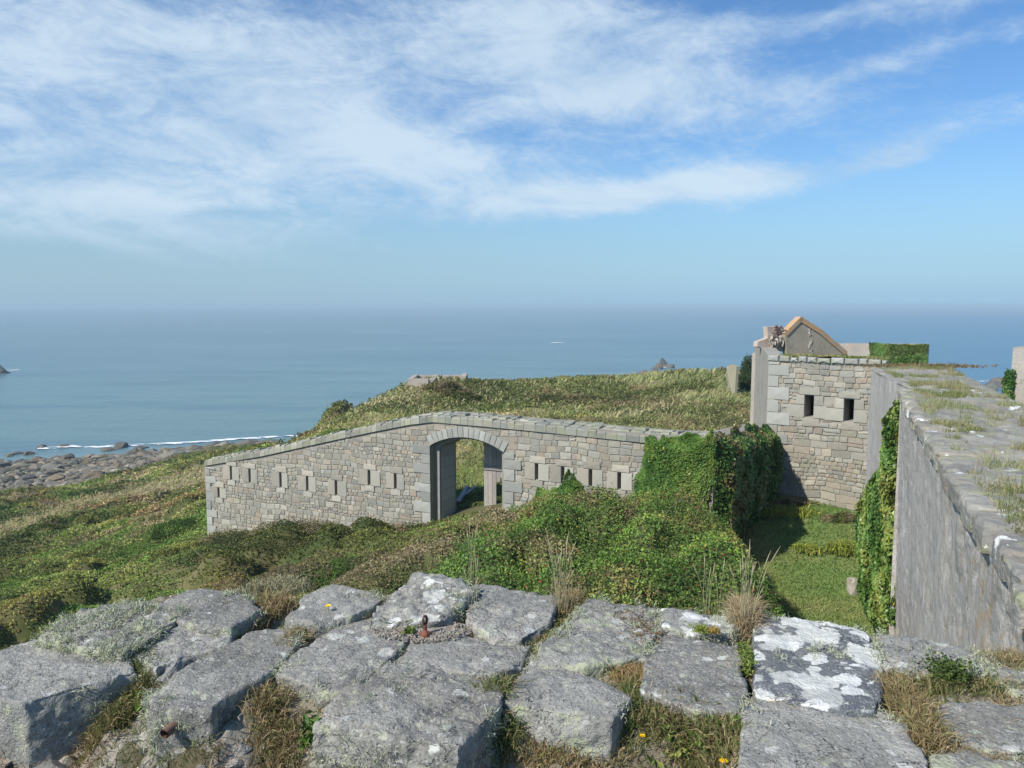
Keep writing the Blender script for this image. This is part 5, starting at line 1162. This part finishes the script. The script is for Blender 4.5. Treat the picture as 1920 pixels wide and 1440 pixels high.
for p, lw_ in zip(C[ii, jj], low[ii, jj]):
    if lw_ < .35 or fbm(p[None], 3, 2, 8)[0] < .45: continue
    s_ = math.exp(rg.normal()*.5)*.022; a_ = rg.uniform(0, 6.28); c_, s__ = math.cos(a_), math.sin(a_); v = VR*np.array([s_*1.2, s_, s_*.8])*(1+.3*(vn(VR+p, 1.5, 5)[:, None]-.5)); v = np.stack([v[:, 0]*c_-v[:, 1]*s__, v[:, 0]*s__+v[:, 1]*c_, v[:, 2]], -1)+p
    m.addarr(v, FRk, np.array([(.30, .28, .24), (.26, .25, .23), (.34, .29, .22), (.22, .215, .20)][rg.integers(4)])*rg.uniform(.8, 1.2))
o = m.build('rubble_core', M_MORT2, par); o['kind'] = 'stuff'
skp = [E, E-np.array([0, 0, 2.2]), E-np.array([0, 0, 7.8])]; SK = np.stack([E*(1-t_)+(E+np.array([0, .35, -8.2]))*t_ for t_ in np.linspace(0, 1, 60)], 1)
SK = SK+norm(SK*np.array([0, 1, 0]))*((fbm(SK, 2.2, 3, 143)-.5)*.12)[..., None]
gridmesh('outer_face', SK-np.array(par.location), np.broadcast_to((.34, .31, .26), SK.shape), M_MORT2, parent=par)
def hpx(u, v, z=ZP-.07): return atz(u, v, z)
# pebbly concrete pad with the iron ring
def pad(name, poly, z, col, seed, th=.06):
    P = np.array([atz(u, v, z) for u, v in poly]); c = P.mean(0); k = len(P); rng = np.random.default_rng(seed)
    R_ = [c+(P-c)*f+np.array([0, 0, h]) for f, h in ((1.03, -th), (1.0, -.012), (.9, 0), (.6, .006), (.3, .01))]; V = np.concatenate(R_+[[c+(0, 0, .012)]])
    F = [(r*k+j, r*k+(j+1) % k, (r+1)*k+(j+1) % k, (r+1)*k+j) for r in range(4) for j in range(k)]+[(4*k+j, 4*k+(j+1) % k, 5*k) for j in range(k)]
    m = MB(par.location); m.add(V, F, col); return m
poly = [(693+95*math.cos(t)*(1+.12*math.sin(3*t))+95, 1182-24*math.sin(t)*(1+.15*math.cos(2*t))) for t in np.linspace(0, 2*np.pi, 22, endpoint=False)]
m = pad('pad', poly, ZP-.005, (.36, .31, .27), 1, .12)
pc = atz(788, 1182, ZP)
for k in range(900):
    a = rg.uniform(0, 6.28); r_ = math.sqrt(rg.random()); p = atz(788+92*r_*math.cos(a), 1182-22*r_*math.sin(a), ZP+.002); s_ = rg.uniform(.0015, .0045)
    m.box(p, norm(rg.normal(size=3))*s_, norm(rg.normal(size=3))*s_, (0, 0, s_*.7), np.array([(.38, .36, .32), (.27, .24, .20), (.33, .30, .26)][rg.integers(3)]))
m.build('pebble_concrete', M_MORT2, par)
m = MB(par.location); b = atz(797, 1186, ZP+.01)
m.tube([b+(0, 0, -.06), b+(0, 0, .02), b+(.001, 0, .036)], [.008, .008, .007], 10, (.13, .055, .04))
ringc = b+np.array([0, 0, .050]); R0 = .014; pts = [ringc+R0*np.array([math.sin(t)*.45, math.sin(t)*.5, -math.cos(t)*1.25]) for t in np.linspace(0, 2*np.pi, 18)]
m.tube(pts, .0055, 8, (.12, .05, .038)); m.build('iron_ring', M_RUST, par, True)
m = pad('rust', [(797+11*math.cos(t)*(1+.3*math.sin(3*t)), 1187-4.5*math.sin(t)) for t in np.linspace(0, 6.28, 14, endpoint=False)], ZP+.011, (.17, .075, .05), 5, .03); m.build('rust_stain', M_RUST, par)
# rusty pipe stub on its block
pb = BO[4]; a = atz(327, 1361, ZP-.14); pf_ = ray(327, 1361); a = pf_*((BO[4].location.y-.36)/pf_[1])
front = atz(350, 1318, ZP); a = pf_*(front[1]-.03)/pf_[1]; dpi = norm(np.array([-.35, -1, -.1])); m = MB(pb.location)
m.tube([a-dpi*.08, a+dpi*.045], .0165, 14, (.16, .10, .08), cap=False); m.tube([a+dpi*.045, a-dpi*.06], .012, 14, (.10, .045, .03), cap=False); m.build('iron_pipe', M_RUST, pb, True)

# loose rubble at the foot of the blocks
RMF = [rock_mesh('rubble_stone', 240+i, 4, c) for i, c in enumerate([(.34, .31, .27), (.38, .35, .31), (.42, .36, .29), (.28, .275, .26)])]
for me in RMF: me.materials.append(M_MORT2)
def surf_z(p):
    j = np.argmin((C[..., 0]-p[0])**2+(C[..., 1]-p[1])**2); return C[..., 2].ravel()[j]
for i, (u, v, s, lab) in enumerate([(268, 1378, .085, 'split grey stone lying left of the block with the pipe'), (215, 1405, .075, 'tan stone lying below the large dark sided block'), (175, 1425, .06, 'flat tan stone at the bottom, left of the split grey stone'), (330, 1436, .06, 'orange tinted stone below the block with the pipe'),
     (520, 1420, .07, 'grey stone wedged left of the biggest block, near the bottom edge'), (1010, 1400, .07, 'pale stone below the block with the orange streak'), (1120, 1418, .075, 'sandy stone in the bottom middle, right of the biggest block'), (1060, 1432, .06, 'brown stone at the bottom edge right of the biggest block'), (1185, 1378, .05, 'small pale stone under the tall dark grey block'), (430, 1410, .06, 'rough stone at the foot of the block with the pipe, on its right'), (1270, 1425, .05, 'small sandy stone beside the yellow flowers')]):
    p = atz(u, v, ZP-.40); p[2] = surf_z(p)+s*.12; o = bpy.data.objects.new('rubble_stone', RMF[i % 4]); scene.collection.objects.link(o); o.location = p; o.scale = (s*rr.uniform(1, 1.5), s, s*rr.uniform(.6, .9)); o.rotation_euler = (rr.uniform(-.3, .3), rr.uniform(-.3, .3), rr.uniform(0, 6)); tag(o, lab, 'stone', 'loose rubble below the blocks')
_Cs = C[::2, ::2].reshape(-1, 3)
def snap(B):
    out = np.zeros(len(B))
    for i in range(0, len(B), 300):
        d = ((B[i:i+300, None, :2]-_Cs[None, :, :2])**2).sum(-1); out[i:i+300] = _Cs[d.argmin(1), 2]
    return out
def hit(spots, z):
    if z > ZP-.1: return np.array([atz(u, v, z) for u, v in spots])
    zz = np.full(len(spots), ZP-.2)
    for _ in range(8):
        A = np.array([atz(u, v, q_) for (u, v), q_ in zip(spots, zz)]); zz = .5*zz+.5*snap(A)
    A[:, 2] = zz; return A
# ---- plants in the joints
DRYC = [(.34, .25, .13), (.44, .35, .20), (.27, .20, .10), (.24, .24, .09)]; GRC = [(.12, .16, .045), (.18, .22, .07), (.30, .28, .13), (.09, .13, .035)]
def tuft(label, spots, n, h, spread, cols, seed, w=.0016, z=ZP-.05, name='grass_tuft', lean=(0, 0), stalks=0, sh=.3, group='tufts of grass in the joints', up=1., stalk_lean=(0, 0)):
    rng = np.random.default_rng(500+seed); c0 = atz(spots[0][0], spots[0][1], z); B = []; 
    A = hit(spots, z); c0 = A[0].copy()
    if len(A) > 1:
        L = np.concatenate([[0], np.cumsum(np.hypot(*np.diff(A[:, :2], axis=0).T))]); t = rng.uniform(0, L[-1], n); B = np.stack([np.interp(t, L, A[:, i]) for i in range(3)], -1)
    else: B = np.repeat(A, n, 0)
    clump = rng.normal(size=(max(6, n//60), 3))*spread*.8; B = B+clump[rng.integers(len(clump), size=n)]+rng.normal(size=(n, 3))*spread*.5; B[:, 2] = (z if z > ZP-.1 else snap(B))+rng.normal(size=n)*.004
    tip = rng.normal(size=(n, 3))*h*.38; tip[:, 0] += lean[0]*h; tip[:, 1] += lean[1]*h; tip[:, 2] = rng.uniform(.3, 1.0, n)*h*up
    cl = palette(n, cols, rng)
    root = tag(link(name, blades_me(name, B, tip, w, cl, rng, off=c0, tipcol=None, bend=.45), M_DRY, loc=c0), label, 'grass', group)
    if stalks:
        for k in range(stalks):
            m = MB()
            b = rng.normal(size=3)*spread*.8; b[2] = 0; H = sh*rng.uniform(.55, 1.05); ln = rng.normal(size=2)*H*.13+np.array(stalk_lean)*H
            p = [b, b+np.array([ln[0]*.2, ln[1]*.2, H*.4]), b+np.array([ln[0]*.55, ln[1]*.5, H*.75]), b+np.array([ln[0], ln[1], H])]
            m.tube(p, [.0010, .0009, .0007, .0005], 4, (.44, .40, .24)); e = p[-1]-p[-2]; m.tube([p[-2]+e*.35, p[-2]+e*.7, p[-1]+e*.12], [.0009, .0019, .0005], 5, (.50, .44, .29)); m.build('seed_stalk', M_DRY, root)
    return root
T = [
 ('dry tuft spilling between the domed block and the rough block on the outer edge', [(430, 1195), (470, 1170), (500, 1150), (520, 1130)], 2600, .07, .035, DRYC, {}),
 ('grey green tuft capping the mortar above the domed block', [(480, 1108), (520, 1100), (555, 1108)], 2200, .05, .04, [(.42, .43, .29), (.34, .33, .19), (.30, .24, .13)], {}),
 ('long dry tuft between the block with the pipe and the lichen fronted block', [(535, 1225), (570, 1200), (610, 1175), (640, 1160)], 2600, .075, .022, DRYC, {}),
 ('green grass in the dark joint above the block with the pipe', [(300, 1262), (350, 1240), (420, 1212), (450, 1195)], 1300, .05, .018, GRC, {}),
 ('green tuft between the large dark sided block and the flat slab', [(240, 1225), (262, 1250), (285, 1262)], 1300, .07, .02, GRC, {}),
 ('straggling grass in the gap left of the block with the pipe', [(262, 1290), (255, 1320), (230, 1345), (190, 1370)], 1500, .07, .03, DRYC+GRC, dict(z=ZP-.2)),
 ('brown grass at the foot of the large dark sided block', [(60, 1420), (130, 1400), (190, 1385)], 1400, .06, .03, DRYC, dict(z=ZP-.33)),
 ('tangle of brown grass right of the block with the pipe', [(500, 1310), (520, 1350), (500, 1390), (545, 1410)], 1500, .065, .04, DRYC+[(.15, .16, .06)], dict(z=ZP-.25)),
 ('straw tuft with tall seed stalks behind the brownish flat block', [(1052, 1165), (1068, 1135)], 2200, .085, .022, DRYC, dict(stalks=24, sh=.36, up=1.2)),
 ('mixed grass along the joint between the middle blocks', [(1000, 1235), (1030, 1200), (1060, 1160)], 1900, .06, .022, GRC+DRYC, {}),
 ('green grass beside the iron ring pad', [(890, 1170), (905, 1150), (900, 1130)], 1100, .07, .022, GRC, dict(stalks=5, sh=.33)),
 ('low brown grass above the biggest block', [(765, 1240), (810, 1246)], 900, .035, .02, DRYC, {}),
 ('green tuft in the joint above the biggest block', [(850, 1252), (890, 1258), (925, 1272)], 800, .045, .016, GRC, {}),
 ('orange brown cushion of grass between the tufted and the tall dark block', [(1150, 1255), (1185, 1265), (1190, 1290)], 2600, .06, .035, [(.38, .25, .12), (.46, .33, .18), (.30, .26, .10)], {}),
 ('upright straw tuft with tall stalks left of the white patched block', [(1398, 1200), (1396, 1165)], 3000, .11, .018, [(.44, .34, .20), (.52, .42, .27), (.34, .26, .14)], dict(stalks=20, sh=.40, up=1.35, stalk_lean=(.0, 0))),
 ('long straw tuft between the white patched block and the pale worn block', [(1660, 1290), (1690, 1320), (1720, 1360), (1745, 1410)], 3600, .085, .026, DRYC, {}),
 ('green and straw grass behind the pale worn block', [(1700, 1290), (1760, 1300), (1850, 1300), (1930, 1305)], 2800, .07, .03, GRC+DRYC, dict(stalks=3, sh=.2)),
 ('dry grass at the right edge below the rampart wall', [(1870, 1260), (1930, 1265), (1990, 1275)], 2000, .09, .03, DRYC, {}),
 ('deep green grass in the joint right of the biggest block', [(935, 1310), (925, 1350), (900, 1390), (960, 1400)], 2200, .09, .028, GRC+[(.26, .22, .10)], dict(z=ZP-.22)),
 ('weedy tangle in the hollow below the tall dark grey block', [(1210, 1345), (1260, 1370), (1330, 1375), (1370, 1390), (1300, 1420)], 3200, .075, .045, GRC+DRYC, dict(z=ZP-.33, stalks=6, sh=.12)),
 ('grass in the joint right of the block with the orange streak', [(1190, 1310), (1180, 1340), (1165, 1380)], 1300, .07, .022, GRC, dict(z=ZP-.18)),
 ('fine grass in the narrow joint left of the biggest block', [(660, 1275), (700, 1248), (745, 1218)], 700, .04, .008, GRC, {}),
 ('scattered brown grass along the bottom edge, right of the biggest block', [(960, 1430), (1080, 1405), (1160, 1400)], 1800, .05, .05, DRYC, dict(z=ZP-.36)),
 ('pale lichen and grass between the lichened corner blocks at the lower right', [(1770, 1395), (1840, 1405), (1900, 1415)], 1500, .045, .025, GRC, {}),
 ('thin green stalks standing behind the highest block', [(885, 1108), (895, 1100)], 350, .06, .012, GRC, dict(stalks=7, sh=.34)),
 ('few tall stalks rising behind the small white lichened block', [(1330, 1160), (1345, 1156)], 300, .05, .02, GRC, dict(stalks=8, sh=.33)),
]
for i, (lab, sp, n_, h_, spr, cl, kw) in enumerate(T): tuft(lab, sp, n_, h_, spr, cl, i, **kw)
def rosette(label, spots, n, size, cols, seed, z=ZP-.02, spread=.03, name='joint_plant', twigs=0, hh=.05, group='small leafy plants in the joints'):
    rng = np.random.default_rng(600+seed); A = hit(spots, z); c = A.mean(0); 
    idx = rng.uniform(0, len(A)-1.001, n) if len(A) > 1 else np.zeros(n); i0 = idx.astype(int); f = (idx-i0)[:, None]; i1 = np.minimum(i0+1, len(A)-1)
    P = A[i0]*(1-f)+A[i1]*f+rng.normal(size=(n, 3))*np.array([spread, spread, 0]); r = np.hypot(*(P-c)[:, :2].T); P[:, 2] = (P[:, 2] if z > ZP-.1 else snap(P)-.005)+rng.uniform(0, hh, n)
    root = tag(link(name, leaves_me(name, P, np.array([0, 0, 1.]), size, palette(n, cols, rng), rng, .6, .9, off=c), M_LEAF, loc=c), label, 'plant', group)
    if twigs:
        m = MB()
        for k in range(twigs): b = rng.normal(size=3)*spread*.5; b[2] = -.02; d = rng.normal(size=3)*np.array([.5, .5, .2])+(0, 0, 1); m.tube([b, b+d*hh*.8, b+d*hh*1.5+rng.normal(size=3)*.01], [.0016, .0013, .0008], 4, (.20, .12, .07))
        m.build('twigs', M_DRY, root)
PG = [(.10, .16, .03), (.16, .22, .05), (.24, .26, .07)]
rosette('low green stonecrop filling the joint under the upright straw tuft', [(1395, 1225), (1400, 1245), (1402, 1268)], 500, .014, PG, 1, spread=.014)
rosette('reddish twiggy plant in the joint left of the tall dark grey block', [(1165, 1165), (1205, 1180), (1215, 1215)], 480, .014, [(.14, .14, .04), (.20, .10, .05), (.22, .18, .07)], 2, spread=.035, twigs=26, hh=.045)
rosette('bright green moss cushion on the small white lichened block', [(1305, 1182), (1320, 1184)], 350, .009, [(.22, .27, .04), (.17, .22, .03)], 3, spread=.014, z=ZP+.012, hh=.02)
rosette('orange green moss cushion right of the bright green one', [(1332, 1186), (1345, 1187)], 300, .009, [(.36, .24, .06), (.28, .22, .05)], 4, spread=.012, z=ZP+.012, hh=.02)
rosette('dark green leafy plant behind the pale worn block', [(1760, 1275), (1800, 1282)], 700, .018, [(.05, .08, .02), (.09, .13, .03)], 5, spread=.035, hh=.07)
rosette('dark reddish plant behind the iron ring pad', [(845, 1140), (858, 1146)], 160, .012, [(.12, .06, .04), (.14, .12, .05)], 6, spread=.014, twigs=6)
rosette('green leaves in the joint between ring pad and lichen fronted block', [(760, 1200), (772, 1195)], 110, .022, PG, 7, spread=.012)
rosette('broad leaved plant at the left foot of the biggest block', [(578, 1390), (590, 1400)], 60, .05, [(.07, .15, .03), (.11, .18, .04)], 8, z=ZP-.28, spread=.015, hh=.04)
rosette('brown dead cushion plant below the block with the orange streak', [(1010, 1368), (1022, 1372)], 300, .012, [(.16, .07, .04), (.22, .11, .06)], 9, z=ZP-.27, spread=.016, hh=.03)
rosette('leafy weeds at the foot of the tall dark grey block', [(1250, 1380), (1290, 1390), (1350, 1375)], 420, .028, PG+[(.06, .09, .02)], 10, z=ZP-.33, spread=.035, hh=.06, twigs=30)
rosette('green leaves at the lower left, under the large dark sided block', [(20, 1428), (50, 1424)], 60, .04, PG, 11, z=ZP-.33, spread=.025, hh=.03)
rosette('green leaves in the gap right of the large dark sided block', [(232, 1325), (262, 1330)], 100, .036, PG, 12, z=ZP-.22, spread=.02, hh=.05)
def flower(label, u, v, z, h, s=.012):
    c = atz(u, v, z)
    if z < ZP-.1: g_ = hit([(u, v+14)], z)[0]; c = atY(u, v, g_[1]); h = max(.025, float(c[2]-g_[2]))
    c[2] -= h; root = empty('yellow_flower', tuple(c), label, 'flower', 'yellow flowers among the blocks'); m = MB()
    m.tube([(0, 0, 0), (.004, 0, h*.5), (0, 0, h-.002)], .0011, 5, (.16, .20, .06)); m.build('stem', M_LEAF, root); m = MB(); k = 14
    for ring in range(2):
        for j in range(k):
            a = 2*math.pi*(j+.5*ring)/k; r1 = s*(1-.25*ring); d = np.array([math.cos(a), math.sin(a), 0]); t = np.array([-d[1], d[0], 0]); b = np.array([0, 0, h+.001*ring])
            m.add([b+d*s*.15-t*.0012, b+d*s*.15+t*.0012, b+d*r1+t*.0022+(0, 0, .004), b+d*r1-t*.0022+(0, 0, .004)], [(0, 1, 2, 3)], (.95, .70, .01))
    m.build('petals', M_LEAF, root); m = MB(); m.tube([(0, 0, h-.003), (0, 0, h+.004)], [s*.2, s*.28], 10, (.85, .55, .01)); m.build('flower_head', M_LEAF, root)
flower('yellow flower on a thin stem, on the outer edge above the lichen fronted block', 615, 1137, ZP+.05, .07, .013)
flower('smallest yellow flower, among the dry grass beside the domed block', 462, 1156, ZP, .04, .006)
flower('yellow flower in the hollow nearest to the block with the orange streak', 1205, 1381, ZP-.15, .05, .010)
flower('yellow flower in the hollow between the two other flowers', 1290, 1404, ZP-.15, .06, .012)
flower('largest yellow flower, right of the others near the bottom edge', 1357, 1428, ZP-.15, .06, .014)
m = MB(at_g(1599, 1106, 23.0))
a = at_g(1599, 1106, 23.2, .2); stone_poly(m, lambda p, q_, d: a+np.array([p, d, q_]), [(-.13, -.25), (0, -.3), (.12, -.25), (.14, 0), (.1, .25), (0, .3), (-.1, .22), (-.14, 0)], .12, (.45, .42, .37), rg, inset=.05); m.box(a+(0, .05, 0), (.12, 0, 0), (0, .12, 0), (0, 0, .26), (.42, .38, .33))
o = m.build('fallen_stone', M_RUB); tag(o, 'pale stone standing in the grass at the foot of the ivied wall', 'stone')

# ------------------------------------------------------------------ sea haze
hz_ = MB(); hz_.box((0, 13000, -17.75), (24000, 0, 0), (0, 16000, 0), (0, 0, 18.75), (1, 1, 1)); m = bpy.data.materials.new('haze'); m.use_nodes = True; M = NT(m.node_tree)
o2 = M.new('ShaderNodeOutputMaterial'); pv = M.new('ShaderNodeVolumePrincipled'); pv.inputs['Color'].default_value = (.63, .82, .95, 1); pv.inputs['Density'].default_value = .00035; pv.inputs['Anisotropy'].default_value = 0.0
M.t.links.new(pv.outputs[0], o2.inputs['Volume']); o = hz_.build('haze', m); tag(o, 'pale sea haze lying over the water', 'haze', kind='stuff')
